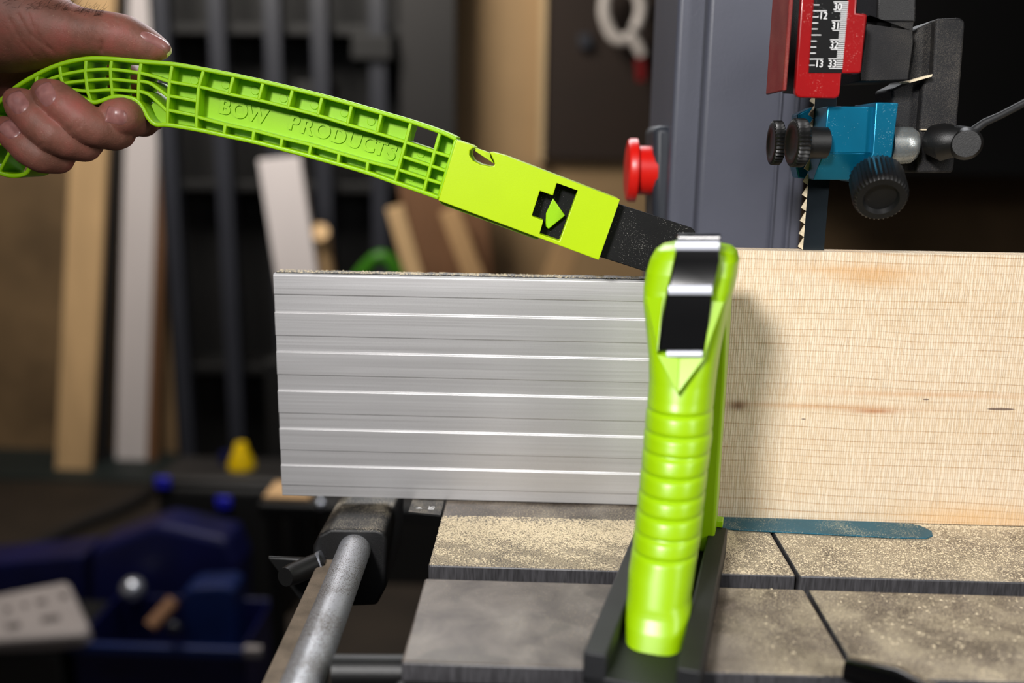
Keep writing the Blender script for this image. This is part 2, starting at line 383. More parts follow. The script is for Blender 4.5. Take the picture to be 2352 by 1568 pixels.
def wall(bm, pts, w, y0, y1, closed=False, px=True, Yref=None):
    """thin rib following a polyline (in the XZ plane), width w, from y0 to y1"""
    if px: pts = [P(x, y, Yref) for x, y in pts]
    pts = [Vector((p[0], 0, p[2])) for p in pts]; n = len(pts); L = []; Rr = []
    for i in range(n):
        if closed: a, b = pts[(i-1) % n], pts[(i+1) % n]
        else: a, b = pts[max(i-1, 0)], pts[min(i+1, n-1)]
        t = (b-a).normalized(); nn = Vector((-t.z, 0, t.x))
        if 0 < i < n-1 or closed:
            t1 = (pts[i]-pts[(i-1) % n]).normalized(); c = max(.5, nn.dot(Vector((-t1.z, 0, t1.x))))
        else: c = 1
        L.append(pts[i]+nn*w/2/c); Rr.append(pts[i]-nn*w/2/c)
    V = [[bm.verts.new((q.x, y, q.z)) for q in S] for S in (L, Rr) for y in (y0, y1)]
    l0, l1, r0, r1 = V
    for i in range(n if closed else n-1):
        j = (i+1) % n
        bm.faces.new((l0[i], l0[j], r0[j], r0[i])); bm.faces.new((l1[i], r1[i], r1[j], l1[j]))
        bm.faces.new((l0[i], l1[i], l1[j], l0[j])); bm.faces.new((r0[i], r0[j], r1[j], r1[i]))
    if not closed:
        for i in (0, n-1): bm.faces.new((l0[i], r0[i], r1[i], l1[i]))
    return bm
def curve_plate(name, outlines, y0, th, mat, parent, bevel=0, seg=2):
    """flat plate with holes: outlines in world XZ, first the outer one; front face at y0, thickness th"""
    cu = bpy.data.curves.new('tmp', 'CURVE'); cu.dimensions = '2D'; cu.fill_mode = 'BOTH'; cu.extrude = th/2
    for ol in outlines:
        s = cu.splines.new('POLY'); s.points.add(len(ol)-1)
        for pt, q in zip(s.points, ol): pt.co = (q[0]*100, q[2]*100, 0, 1)
        s.use_cyclic_u = True
    cu.extrude = th/2*100
    o = bpy.data.objects.new('tmp', cu); COL.objects.link(o)
    dg = bpy.context.evaluated_depsgraph_get(); me = bpy.data.meshes.new_from_object(o.evaluated_get(dg))
    bm = B(); bm.from_mesh(me); bpy.data.objects.remove(o); bpy.data.curves.remove(cu); bpy.data.meshes.remove(me)
    bmesh.ops.remove_doubles(bm, verts=bm.verts, dist=1e-4)
    bmesh.ops.dissolve_limit(bm, angle_limit=.01, verts=bm.verts, edges=bm.edges)
    for v in bm.verts: v.co = Vector((v.co.x/100, y0+th/2-v.co.z/100, v.co.y/100))
    return obj(name, bm, mat, parent, bevel=bevel, seg=seg)
def text_bm(bm, s, size, depth, M4, center=True, bold=0.0, sx=1.0):
    cu = bpy.data.curves.new('tmp', 'FONT'); cu.body = s; cu.size = 1; cu.extrude = .02; cu.offset = bold
    cu.align_x = 'CENTER' if center else 'LEFT'; cu.align_y = 'CENTER'
    o = bpy.data.objects.new('tmp', cu); COL.objects.link(o)
    dg = bpy.context.evaluated_depsgraph_get(); me = bpy.data.meshes.new_from_object(o.evaluated_get(dg))
    t = B(); t.from_mesh(me); bpy.data.objects.remove(o); bpy.data.curves.remove(cu)
    for v in t.verts: v.co = M4 @ Vector((v.co.x*size*sx, v.co.y*size, v.co.z/.04*depth))
    t.to_mesh(me); t.free(); bm.from_mesh(me); bpy.data.meshes.remove(me)
def face_cam_M(p, ang=0.0, shear=0.0):
    """text matrix: x along +X (rotated by ang in the XZ plane), y up, depth toward -Y"""
    c, s = math.cos(ang), math.sin(ang)
    return Matrix(((c, -s+shear*c, 0, p[0]), (0, 0, -1, p[1]), (s, c+shear*s, 0, p[2]), (0, 0, 0, 1)))
def smooth_line(pts, n=6):
    """Catmull-Rom through points"""
    out = []; m = len(pts); pts = [tuple(p) for p in pts]
    for i in range(m-1):
        p0, p1, p2, p3 = pts[max(i-1, 0)], pts[i], pts[i+1], pts[min(i+2, m-1)]
        for k in range(n):
            t = k/n
            out.append(tuple(.5*((2*b)+(-a+c)*t+(2*a-5*b+4*c-d)*t*t+(-a+3*b-3*c+d)*t**3) for a, b, c, d in zip(p0, p1, p2, p3)))
    out.append(pts[-1]); return out

# ------------------------------------------------------------------ the room
FZ, WY = -1.05, 3.0
def struct(name, bm, mat, label=None):
    o = obj(name, bm, mat, smooth=0); o['kind'] = 'structure'
    if label: o['label'] = label
    return o
bm = B(); box(bm, -3.4, 3.6, -2.2, WY+.1, FZ-.1, FZ); struct('floor', bm, M['floor'], 'dark dusty workshop floor')
bm = B(); box(bm, -3.4, 3.6, WY, WY+.1, FZ, 1.8); struct('wall_back', bm, M['ply_wall'], 'brown plywood wall at the back of the workshop')
bm = B(); box(bm, -3.5, -3.4, -2.2, WY, FZ, 1.8); struct('wall_left', bm, M['ply_wall'])
bm = B(); box(bm, 3.6, 3.7, -2.2, WY, FZ, 1.8); struct('wall_right', bm, M['ply_wall'])
bm = B(); box(bm, -3.5, 3.7, -2.2, WY+.1, 1.8, 1.9); struct('ceiling', bm, M['rack_panel'])
bm = B(); box(bm, -3.4, -1.0, WY-.32, WY, FZ, FZ+.012); struct('trim_1', bm, M['teal'])

# ------------------------------------------------------------------ band saw
XL, XR, YF, YR, SF, SN = -.0497, .46, -.158, .34, -.0762, -.0895
saw = empty('band_saw', (.2, .1, FZ), 'grey steel band saw with cast iron table, red blade guard and blue guide block', 'band saw')
bm = B()
SX0, SX1 = .1192, .1210
for x0, x1 in ((XL, SX0), (SX1, XR)):
    box(bm, x0, x1, SF, YR if x0 > 0 else YR, -.032, 0)
    box(bm, x0, x1, YF, SN, -.032, 0)
box(bm, XL+.002, XR-.002, YF+.004, YR-.004, -.036, -.0115)
tbl = obj('table', bm, M['iron'], saw, bevel=.0011, seg=2)
bm = B(); pts = [(1640, 1186), (1720, 1189), (1860, 1195), (2000, 1200), (2085, 1204), (2112, 1209), (2140, 1222), (2142, 1232), (2128, 1238), (2060, 1237), (1700, 1219), (1640, 1214)]
prism(bm, [PZ(x, y, .0004) for x, y in pts], (0, 0, .0008)); STRIP = [PZ(x, y, .0008) for x, y in pts]; obj('blade_insert', bm, M['blue_strip'], saw, bevel=.0003, smooth=0)['label'] = 'blue strip set in the table beside the board'
# levelling knob on the front edge
bm = B(); c = PZ(1975, 1545, 0); tube(bm, [c+Vector((-.006, -.003, .0035)), c+Vector((.008, -.014, .0045)), c+Vector((.03, -.045, .003))], [.0045, .0065, .008], 20)
obj('table_pin', bm, M['black_gloss'], saw)
# front rail under table edge, cross rod
bm = B(); box(bm, XL-.002, XR, YF-.022, YF-.001, -.04, -.006); obj('front_rail', bm, M['black_plastic'], saw, bevel=.002)
bm = B(); tube(bm, [P(768, 1540, -.150), P(945, 1541, -.150)], .0062, 24); obj('cross_rod', bm, M['black_plastic'], saw)
# trunnion / stand under the table so that it stands on the floor
bm = B(); box(bm, .02, .42, -.10, .30, FZ+.45, -.034); obj('trunnion_housing', bm, M['black_steel'], saw, bevel=.01)
bm = B(); box(bm, -.02, .5, -.14, .40, FZ, FZ+.46); obj('stand', bm, M['column'], saw, bevel=.01)
# fence rail (tube + dusty ledge) running towards the camera on the left
A0, A1 = PZ(816, 1258, -.0165), PZ(683, 1600, -.0165)
dr = (A1-A0).normalized(); A1 = A0+dr*.22
bm = B(); tube(bm, [A0-dr*.05, A0, A1], .0084, 40, mod=None); obj('rail_tube', bm, M['steel_tube'], saw)['label'] = 'dusty silver tube rail'
bm = B(); side = Vector((-1, 0, 0)); q0, q1 = A0+side*.004+Vector((0, 0, -.006)), A1+side*.004+Vector((0, 0, -.006))
prism(bm, [q0, q0+side*.0150, q0+side*.0150-Vector((0, 0, .012)), q0-Vector((0, 0, .012))], q1-q0); obj('rail_ledge', bm, M['grey_dust'], saw, bevel=.001)
# black bracket holding the tube: rounded casting
bm = B()
def bsec(o, k):
    return [o+Vector((x*k, 0, z*k)) for x, z in [(-.021, -.022), (-.021, .004), (-.018, .0105), (-.0115, .0145), (.012, .0150), (.0165, .0135), (.018, .009), (.017, -.018), (.012, -.028), (-.012, -.03)]]
o0 = A0+Vector((-.001, -.002, -.0035)); o1 = o0+Vector((0, .060, .001))
a = [bm.verts.new(p) for p in bsec(o0, 1)]; b = [bm.verts.new(p) for p in bsec(o1, 1.0)]
bm.faces.new(a); bm.faces.new(b[::-1])
for i in range(10): bm.faces.new((a[i], b[i], b[(i+1) % 10], a[(i+1) % 10]))
obj('rail_bracket', bm, M['black_dusty'], saw, bevel=.0016, seg=3)['label'] = 'black rail bracket dusted with sawdust'
bm = B(); tube(bm, [P(655, 1325, -.045), P(672, 1318, -.04), P(735, 1292, -.03)], [.0048, .0056, .0056], 24); obj('clamp_screw', bm, M['black_plastic'], saw)
bm = B(); tube(bm, [P(735, 1292, -.03), P(745, 1288, -.03)], .006, 20); obj('washer', bm, M['silver'], saw)
bm = B(); pxprism(bm, [(612, 1280), (700, 1283), (735, 1300), (720, 1360), (690, 1382)], -.028, .003); obj('bracket_web', bm, M['black_plastic'], saw, bevel=.001)

# column
CY = .085
bm = B()
def P2(px, py, Y): return P(px, py, Y)
xc0, xc1, xc2 = P(1543, 300, CY).x, P(1611, 300, CY-.012).x, P(1858, 300, CY-.012).x
box(bm, xc0, xc1+.01, CY, CY+.12, -.03, .56)
obj('column', bm, M['column'], saw, bevel=.003, seg=3)
bm = B(); box(bm, xc1, xc2, CY-.012, CY+.118, -.03, .56); obj('column_cover', bm, M['column'], saw, bevel=.0032, seg=3)
for (x, w_) in ((1786, .0016), (1822, .0022)):
    bm = B(); x_ = P(x, 300, CY-.014).x; box(bm, x_, x_+w_, CY-.0145, CY-.0118, -.03, .56); obj('cover_seam', bm, M['column'], saw, bevel=.0006)
bm = B(); pxprism(bm, [(1502, 288), (1552, 290), (1548, 560), (1500, 556)], CY+.015, .05); obj('switch_box', bm, M['column_dark'], saw, bevel=.004)
bm = B()
kc = P(1505, 392, CY+.03); kx = Vector((-1, 0, .0))
prof = [(0, .0150), (.0105, .0150), (.0112, .0158), (.012, .0195), (.016, .0195), (.0175, .0185), (.0185, .014)]
tube(bm, [kc+kx*t for t, _ in prof], [r for _, r in prof], 40); obj('stop_knob', bm, M['red_knob'], saw)['label'] = 'red stop knob on the column'

# blade
BY = -.006
def bx(x, y): return P(x, y, BY)
bm = B()
zt, zb = .33, .02
xl_t, xl_b = bx(1866, 235), bx(1843, 572); xR = bx(1918, 235)
Xb0 = (xl_t.x+xl_b.x)/2; Xb1 = Xb0+.0112
n = 46; zs = np.linspace(zb, zt, n)
prof = []
for i in range(n-1):
    prof += [(Xb0+.0004, zs[i]), (Xb0-.0016, zs[i]+.0008), (Xb0-.0013, zs[i]+.0014), (Xb0+.0006, zs[i]+.0022)]
pts = [(x, BY, z) for x, z in prof]+[(Xb0, BY, zt), (Xb1, BY, zt), (Xb1, BY, zb), (Xb0, BY, zb)]
bm2 = B()
# body strip
box(bm2, Xb0+.0005, Xb1, BY, BY+.0009, zb, zt)
obj('blade', bm2, M['blade'], saw, bevel=.0002)
bm = B()
tz = zb
while tz < zt:
    prism(bm, [(Xb0+.0008, BY, tz), (Xb0-.0018, BY, tz+.0016), (Xb0-.0014, BY, tz+.0024), (Xb0+.0001, BY, tz+.0052), (Xb0+.0008, BY, tz+.0064)], (0, .0009, 0)); tz += .0064
obj('blade_teeth', bm, M['dust'], saw, smooth=0)['label'] = 'saw teeth caked with pale sawdust'

# red blade guard with measuring scale
GY = -.036
xw = P(1808, 120, GY).x
bm = B(); zt_ = .40; zb_ = P(1800, 208, GY).z
prism(bm, [(xw-.0008, GY, zb_), (xw+.001, GY, zb_), (xw+.001, GY, zt_), (xw-.0008, GY, zt_)], (0, .032, 0))
guard = obj('blade_guard', bm, M['red_dusty'], saw, bevel=.0004)
guard['label'] = 'red blade guard with dusty side'
bm = B()
fp = [(1845, -60), (1826, 212), (1830, 221), (1838, 224), (1918, 226), (1926, 222), (1929, 214), (1933, 168), (1973, 168), (1978, 164), (1989, 40), (1987, 33), (1966, 30), (1972, -60)]
pxprism(bm, fp, GY, .0035); obj('guard_front', bm, M['red'], guard, bevel=.0006, seg=3)
bm = B(); pxprism(bm, [(1980, 30), (1992, 34), (1977, 168), (1966, 168)], GY+.001, .014); obj('guard_flange', bm, M['red'], guard, bevel=.0006)
bm = B(); pxprism(bm, [(1818, -60), (1850, -60), (1834, 216), (1800, 214)], GY+.026, .002); obj('guard_back', bm, M['black_steel'], guard)
SCY = GY-.0004
bm = B(); pxprism(bm, [(1874, -60), (1952, -60), (1934, 167), (1857.6, 167)], SCY, .0005); scale_ = obj('measuring_scale', bm, M['scale_black'], guard)
bm = B()
def onS(x, y): return P(x, y, SCY-.00015)
def redge(y): return 1949-(y/167)*15
def ledge(y): return 1870-(y/167)*12.5
def tick(x0, x1, y, h=.9):
    pxprism(bm, [(x0, y-h), (x1, y-h), (x1, y+h), (x0, y+h)], SCY-.00012, .00012)
cm0 = 135.0; step = 4.36
for k in range(-9, 31):
    y = cm0-step*k-.0*k
    y = 135-(k*4.36)
    if y > 160 or y < -15: continue
    L = 22 if k % 10 == 0 else (17 if k % 5 == 0 else 12)
    if k % 10 == 0: L = 34
    elif k % 5 == 0: L = 30
    tick(redge(y)-L if k % 5 == 0 else redge(y)-15, redge(y), y, .75)
for k in range(-1, 11):
    y = 135.8-13.85*k
    L = {0: 31, 4: 22}.get(k % 8, 13)
    tick(ledge(y), ledge(y)+L, y, .8)
al = math.radians(-1)
for s_, x, y in (('30', 1924, 16), ('31', 1919.5, 60), ('32', 1915.5, 104), ('33', 1911.5, 147), ('12', 1891, 36.5), ('13', 1881.5, 147)):
    text_bm(bm, s_, .0043, .00012, face_cam_M(onS(x, y), al), bold=.0, sx=.88)
obj('scale_markings', bm, M['white_ink'], guard, smooth=0, recalc=False)['label'] = 'white scale numbers and ticks'

# guide post, casting, lever
bm = B(); pxprism(bm, [(2018, -60), (2106, -60), (2104, 52), (2014, 50)], -.012, .03); obj('guide_post', bm, M['black_dusty'], saw, bevel=.001)
bm = B(); pxprism(bm, [(1978, 48), (2100, 50), (2097, 70), (2098, 100), (2086, 184), (1976, 187), (1975, 168), (1994, 40)], -.020, .03); obj('post_clamp', bm, M['casting'], saw, bevel=.0012)
bm = B()
front = [(2150, 43), (2206, 40), (2217, 48), (2217, 60), (2192, 386), (2188, 397), (2108, 397), (2112, 300), (2122, 186), (2143, 172)]
pxprism(bm, front, -.008, .03)
pxprism(bm, [(2104, 66), (2150, 44), (2143, 174), (2124, 184), (2112, 300), (2108, 397), (2060, 395), (2052, 290), (2048, 205), (2084, 187), (2098, 100)], -.003, .024)
cst = obj('guide_casting', bm, M['casting'], saw, bevel=.0012)
bm = B(); pxprism(bm, [(2080, 187), (2142, 170), (2140, 176), (2090, 190)], -.0125, .009); obj('casting_dust', bm, M['dust'], cst); bm = B(); pxprism(bm, [(2116, 296), (2162, 297), (2160, 300), (2116, 299)], -.0095, .004); obj('casting_dust', bm, M['dust'], cst)
bm = B()
pts = [P(2040, 334, -.012), P(2070, 334, -.012), P(2090, 334, -.012), P(2101, 334, -.012), P(2107, 334, -.012)]
tube(bm, pts, [.0088, .0088, .0086, .0070, .003], 32); obj('bearing_sleeve', bm, M['guide_clear'], saw)
bm = B()
pts = [P(2136, 324, -.012), P(2142, 322, -.014), P(2165, 326, -.018), P(2200, 322, -.022), P(2226, 312, -.022), P(2238, 306, -.022)]
tube(bm, pts, [.003, .0072, .0088, .0072, .0048, .0030], 28); lev = obj('lock_lever', bm, M['black_plastic'], saw)
bm = B(); tube(bm, [P(2228, 306, -.023), P(2262, 281, -.026), P(2300, 264, -.030), P(2400, 212, -.04)], [.0022, .0018, .0016, .0016], 16); obj('lever_rod', bm, M['black_steel'], lev)
bm = B(); tube(bm, [P(2210, 330, -.016), P(2218, 330, -.026), P(2220, 330, -.031)], [.0070, .0075, .006], 28); obj('lever_hub', bm, M['black_plastic'], lev)

# blue guide block
gb_Y = -.026
bm = B()
pxprism(bm, [(1901, 244), (2014, 245), (2005, 352), (1891, 352)], gb_Y, .026)
f = [P(1891, 352, gb_Y), P(2005, 352, gb_Y), P(1978, 414, gb_Y+.010), P(1868, 413, gb_Y+.010)]
k = [v+Vector((0, .022-(v.y-gb_Y), 0)) for v in f]
va = [bm.verts.new(v) for v in f]; vb = [bm.verts.new(v) for v in k]
bm.faces.new(va); bm.faces.new(vb[::-1])
for i in range(4): bm.faces.new((va[i], vb[i], vb[(i+1) % 4], va[(i+1) % 4]))
gblk = obj('guide_block', bm, M['blue'], saw, bevel=.0005)
gblk['label'] = 'blue guide block'
bm = B(); pxprism(bm, [(2012, 235), (2064, 236), (2049, 358), (2034, 398), (1976, 421), (1972, 416), (2004, 352)], gb_Y-.003, .030); obj('block_flange', bm, M['blue'], gblk, bevel=.0005)
bm = B(); pxprism(bm, [(1832, 262), (1866, 246), (1900, 244), (1890, 352), (1868, 413), (1834, 409), (1829, 386)], .004, .012); obj('rear_block', bm, M['blue'], gblk, bevel=.0006)
def knob(name, c0, c1, r, par):
    bm = B(); knurl_fixed(bm, c0, c1, r, 36, .07); return obj(name, bm, M['knob'], par, smooth=50)
knob('knob', P(1795, 328, -.004), P(1770, 328, -.004), .0107, gblk)
knob('knob', P(1848, 328, -.027), P(1817, 328, -.0275), .0112, gblk)
bm = B(); tube(bm, [P(1845, 328, -.027), P(1896, 328, -.026)], .0073, 28); tube(bm, [P(1790, 328, -.004), P(1870, 328, -.004)], .004, 20); obj('knob_shaft', bm, M['black_plastic'], gblk)
knob('knob', P(2011, 402, -.028), P(2024, 458, -.046), .0122, gblk)
bm = B(); tube(bm, [P(2006, 382, -.022), P(2012, 410, -.030)], .0062, 24); obj('knob_shaft', bm, M['blue'], gblk)
# upper wheel housing (above and right of the frame, only its dark lower part reaches in)
bm = B(); box(bm, P(1850, 100, .1).x, .62, .06, .24, .56, .95); obj('wheel_housing', bm, M['column'], saw, bevel=.01)

# ------------------------------------------------------------------ rip fence
FH = .1237
fence = empty('rip_fence', (-.04, .015, 0), 'tall silver ribbed aluminium fence standing on the saw table', 'fence')
bm = B()
def fz(y): return .0012+(FH-.0012)*(1136-y)/508.
x0f, x1f = P(637, 880, 0).x, .40
prof = []
ys = [628, 673, 711, 764, 799, 852, 887, 940, 975, 1026, 1061, 1110, 1136]
for i in range(len(ys)-1):
    yy = 0 if i % 2 == 0 else .0007
    if i == 0:
        prof += [(.0007, fz(628)), (0, fz(632))]
        prof.append((0, fz(673)))
    else:
        prof += [(yy, fz(ys[i])-(.0003 if i % 2 == 0 else 0)), (yy, fz(ys[i+1]))]
        if i % 2 == 0: prof[-2] = (0, fz(ys[i])-.0007)
prof += [(.013, fz(1136)), (.013, fz(628))]
a = [bm.verts.new((x0f, y, z)) for y, z in prof]; b = [bm.verts.new((x1f, y, z)) for y, z in prof]
bm.faces.new(a); bm.faces.new(b[::-1]); n = len(prof)
for i in range(n): bm.faces.new((a[i], b[i], b[(i+1) % n], a[(i+1) % n]))
obj('fence_face', bm, M['alu'], fence, bevel=.0002, seg=2)
bm = B()
# dark dusty cap on the top edge, slightly ragged like the sawdust lying on it
rr = random.Random(3); xs = np.linspace(x0f+.001, .35, 160); pa = []
top = [(x, .0012+FH+.0001+.0005*rr.random()) for x in xs]
pts = [(x0f+.001, .002, FH-.0006)]+[(x, .002, z-.001) for x, z in top]+[(.35, .002, FH-.0006)]
prism(bm, pts, (0, .009, 0)); obj('dusty_top', bm, M['black_dusty'], fence)
bm = B(); q = [PZ(x, y, .0) for x, y in ((948, 1150), (1020, 1150), (1012, 1186), (938, 1178))]
prism(bm, [v+Vector((0, 0, -.0002)) for v in q], (0, 0, .001)); sp = obj('scale_plate', bm, M['black_dusty'], fence)
bm = B()
for cx, s_ in ((962, '4'), (990, '50')):
    p = PZ(cx, 1166, .0009)
    text_bm(bm, s_, .0045, .0001, Matrix(((0, 1, 0, p.x), (-1, 0, 0, p.y), (0, 0, 1, p.z), (0, 0, 0, 1))), bold=.01)
obj('scale_markings', bm, M['white_ink'], sp, smooth=0, recalc=False)

# ------------------------------------------------------------------ wooden board, sawn: two slabs behind the blade
b0, b1 = PZ(1655, 1186, 0), PZ(2352, 1214, 0)
BF = (b0.y+b1.y)/2
BH = .1416
bm = B()
xa = P(1600, 700, -.012).x; xk = Xb0-.003; xe = .47
YB = -.0128
box(bm, xa, xk, YB, -.0008, .0006, BH)
box(bm, xk, xe, YB, BY-.0003, .0006, BH)
box(bm, xk, xe, BY+.0013, -.0008, .0006, BH)
brd = obj('wooden_board', bm, M['board'], None, smooth=0)
tag(brd, 'pale pine board with rough vertical saw marks standing on edge against the blade', 'board')

# ------------------------------------------------------------------ sawdust
rng = random.Random(11)
bm = B()
def grain(x, y, z, s):
    a = rng.random()*6.3; e = 1+rng.random()*1.2; c, sn = math.cos(a), math.sin(a)
    pts = [(-e, -.6), (e*.9, -.5), (e, .6), (-.8*e, .5)]
    base = [bm.verts.new((x+(c*u-sn*v)*s, y+(sn*u+c*v)*s, z)) for u, v in pts]
    ap = bm.verts.new((x+rng.uniform(-.3, .3)*s, y+rng.uniform(-.3, .3)*s, z+s*rng.uniform(.6, 1.2)))
    for i in range(4): bm.faces.new((base[i], base[(i+1) % 4], ap))
def scatter(n, f, s0=.00016, s1=.00042, z=0.0):
    for _ in range(n):
        x, y = f()
        if .1175 < x < .1225 and z == 0.0: continue
        grain(x, y, z, rng.uniform(s0, s1))
def in_strip(x, y):
    n = len(STRIP); ins = False
    for i in range(n):
        a, b_ = STRIP[i], STRIP[(i+1) % n]
        if (a.y > y) != (b_.y > y) and x < (b_.x-a.x)*(y-a.y)/(b_.y-a.y)+a.x: ins = not ins
    return ins
# heap behind the slot, left of the push block
def heap():
    while True:
        x = rng.uniform(XL+.0005, .10); y = rng.uniform(SF+.001, -.018)
        d = math.exp(-((y+.033)/.018)**2)*.9+.1+.18*math.sin(x*210+y*330)+.12*math.sin(x*90-y*500)
        if rng.random() < d: return x, y
scatter(15000, heap)
def right():
    while True:
        x = rng.uniform(.09, .30); y = rng.uniform(SF+.001, -.014)
        if not in_strip(x, y) or rng.random() < .06: return x, y
scatter(6000, right)
def foot():
    x = rng.uniform(.188, .34); return x, YB-abs(rng.gauss(0, .0022))-.0002
scatter(1300, foot)
def front():
    while True:
        x = rng.uniform(.09, .26); y = rng.uniform(YF+.002, SN-.001)
        if rng.random() < .35+.65*math.exp(-((x-.17)/.05)**2): return x, y
scatter(400, front, .0002, .0005)
def slot(): return rng.uniform(XL, .3), rng.uniform(SN, SF)
scatter(2500, slot, z=-.0114)
def ftop(): return rng.uniform(x0f+.001, .10), rng.uniform(.001, .011)
scatter(1500, ftop, z=FH+.0006)
sd = obj('sawdust', bm, M['dust'], None, smooth=0, recalc=False)
tag(sd, 'pale sawdust scattered over the cast iron saw table', 'sawdust', kind='stuff')
# ------------------------------------------------------------------ push stick
YS = -.013; HT = .0105; YFr = YS-HT; YBk = YS+HT
stick = empty('push_stick', P(700, 300, YS), 'long lime green push stick with ribbed curved handle and black tip, held in the hand', 'push stick')
T2 = [(1048, 320), (1014, 304), (946, 280), (878, 260), (810, 240), (742, 221), (674, 204), (606, 188), (538, 173), (466, 159), (395, 147), (320, 141), (254, 135), (194, 135), (135, 148), (83, 171), (25, 208), (-25, 262), (-48, 325), (-30, 380)]
B2 = [(1008, 455), (970, 441), (912, 421), (844, 397), (776, 377), (708, 358), (643, 341), (579, 325), (518, 312), (453, 298), (385, 287), (357, 286), (340, 272), (316, 234), (285, 223), (257, 223), (230, 232), (207, 234), (160, 215), (110, 215), (65, 240), (30, 275), (22, 315), (45, 350), (66, 378), (58, 398), (30, 404), (0, 398), (-30, 380)]
W_OUT, W_RIB = .0021, .0016
def seq(pts): return smooth_line(pts, 4)
bm = B()
ribs = [[(1048, 320), (1008, 455)], [(1010, 304), (972, 440)], [(943, 282), (906, 418)],
        [(466, 162), (455, 199), (449.7, 265), (450, 297)], [(394, 150), (388, 187), (384, 240), (383, 286)], [(323, 143), (318, 172), (316, 208), (316, 234)],
        [(254.5, 137), (252, 160), (253, 184), (257, 222)], [(196, 137), (194, 165), (199, 209), (208, 234)], [(135, 150), (138, 178), (150, 214)], [(83, 173), (80, 200), (92, 226)], [(25, 210), (45, 245)], [(-22, 262), (24, 290)], [(-46, 330), (24, 330)], [(-5, 398), (28, 335)]]
for (a, b_) in (((535, 175), (525, 216)), ((603, 189), (593, 230)), ((671, 205), (661, 247)), ((739, 222), (729, 265)), ((807, 241), (797, 286)), ((875, 262), (865, 306)),
                ((516, 286), (513, 311)), ((582, 300), (579, 325)), ((647, 317), (643.5, 341)), ((713, 333), (709, 358)), ((778, 352), (775, 377)), ((844, 371), (841, 397))): ribs.append([a, b_])
for r in ribs: wall(bm, r, W_RIB, YFr+.0003, YBk-.0003, px=True, Yref=YFr)
longs = [[(319, 167), (355, 176), (388, 187), (456, 199), (526, 216), (593, 230), (661, 247), (729, 265), (797, 286), (865, 306), (932, 327)],
         [(450, 268), (516, 286), (582, 300), (647, 317), (713, 333), (778, 352), (844, 371), (912, 388)],
         [(388, 220), (452, 232)], [(385, 253), (450, 266)],
         [(932, 327), (1001, 350), (1040, 362)], [(925, 360), (992, 382), (1030, 395)], [(915, 390), (982, 412), (1020, 424)],
         [(317, 186), (340, 190), (362, 204), (385, 222)], [(316, 209), (338, 216), (360, 234), (383, 256)],
         [(40, 232), (83, 196), (137, 173), (194, 162), (252, 159), (319, 167)], [(30, 252), (85, 210), (142, 192), (197, 185), (253, 182), (317, 188)], [(88, 222), (148, 206), (199, 209), (254, 206), (316, 210)],
         [(24, 300), (-20, 300)]]
for l in longs: wall(bm, seq(l) if len(l) > 2 else l, W_RIB, YFr+.00042, YBk-.00042, px=True, Yref=YFr)
handle = obj('handle', bm, M['green'], stick, bevel=.00045, seg=2)
handle['label'] = 'ribbed lime green handle'
bm = B(); wall(bm, seq(T2), W_OUT, YFr, YBk, px=True, Yref=YFr); wall(bm, seq(B2), W_OUT, YFr, YBk, px=True, Yref=YFr)
wall(bm, [(1048, 320), (1008, 455)], .0022, YFr, YBk, px=True, Yref=YFr)
obj('rim', bm, M['green'], handle, bevel=.0007, seg=3)
# the web (floor of the cells)
bm = B(); WEB = .0022
def web(poly): prism(bm, [P(x, y, YFr) * 1 + Vector((0, YS-WEB-YFr, 0)) for x, y in poly], (0, 2*WEB, 0))
web([(323, 143), (394, 149), (466, 160), (455, 199), (388, 187), (319, 167)])
web([(466, 160), (538, 174), (606, 189), (674, 205), (742, 222), (810, 241), (878, 261), (943, 282), (932, 327), (865, 306), (797, 286), (729, 265), (661, 247), (593, 230), (526, 216), (456, 199)])
web([(388, 187), (455, 199), (450, 297), (383, 286)])
web([(456, 199), (526, 216), (593, 230), (661, 247), (729, 265), (797, 286), (865, 306), (932, 327), (909, 388), (844, 371), (778, 352), (713, 333), (647, 317), (582, 300), (516, 286), (450, 268)])
web([(450, 268), (516, 286), (582, 300), (647, 317), (713, 333), (778, 352), (844, 371), (912, 388), (906, 418), (844, 396), (776, 376), (708, 357), (643, 340), (579, 324), (518, 311), (450, 297)])
web([(932, 327), (1001, 350), (972, 440), (906, 418)])
web([(1010, 304), (1048, 320), (1008, 455), (972, 440)])
web([(345, 222), (362, 238), (382, 262), (383, 286), (357, 284), (342, 268), (330, 240)])
for x, y in ((432, 182), (505, 192), (574, 206), (640, 224), (713, 240), (783, 258), (845, 278), (441, 286), (690, 337), (820, 370), (962, 353), (950, 380), (940, 410)):
    q = P(x, y, YFr); q = q+Vector((0, YS-WEB-.0004-YFr, 0))
    tube(bm, [q, q+Vector((0, .001, 0))], .0020, 20)
obj('web', bm, M['green'], handle, bevel=.0002, smooth=30)
# lettering on the long panel
bm = B()
for s_, x, y in (('B', 504, 245), ('O', 538, 254), ('W', 579, 264), ('P', 665, 283), ('R', 696, 292), ('O', 732, 301), ('D', 770, 313), ('U', 806, 323), ('C', 840, 332), ('T', 867, 341), ('S', 893, 352)):
    q = P(x, y, YFr); q = Vector((q.x, YS-WEB-.00030, q.z))
    an = -math.radians(13+7*(x-500)/400)
    text_bm(bm, s_, .0100, .0008, face_cam_M(q, an), bold=.03, sx=.96)
bmesh.ops.remove_doubles(bm, verts=bm.verts, dist=1e-6)
obj('lettering', bm, M['green'], handle, smooth=30)['label'] = 'raised letters BOW PRODUCTS'
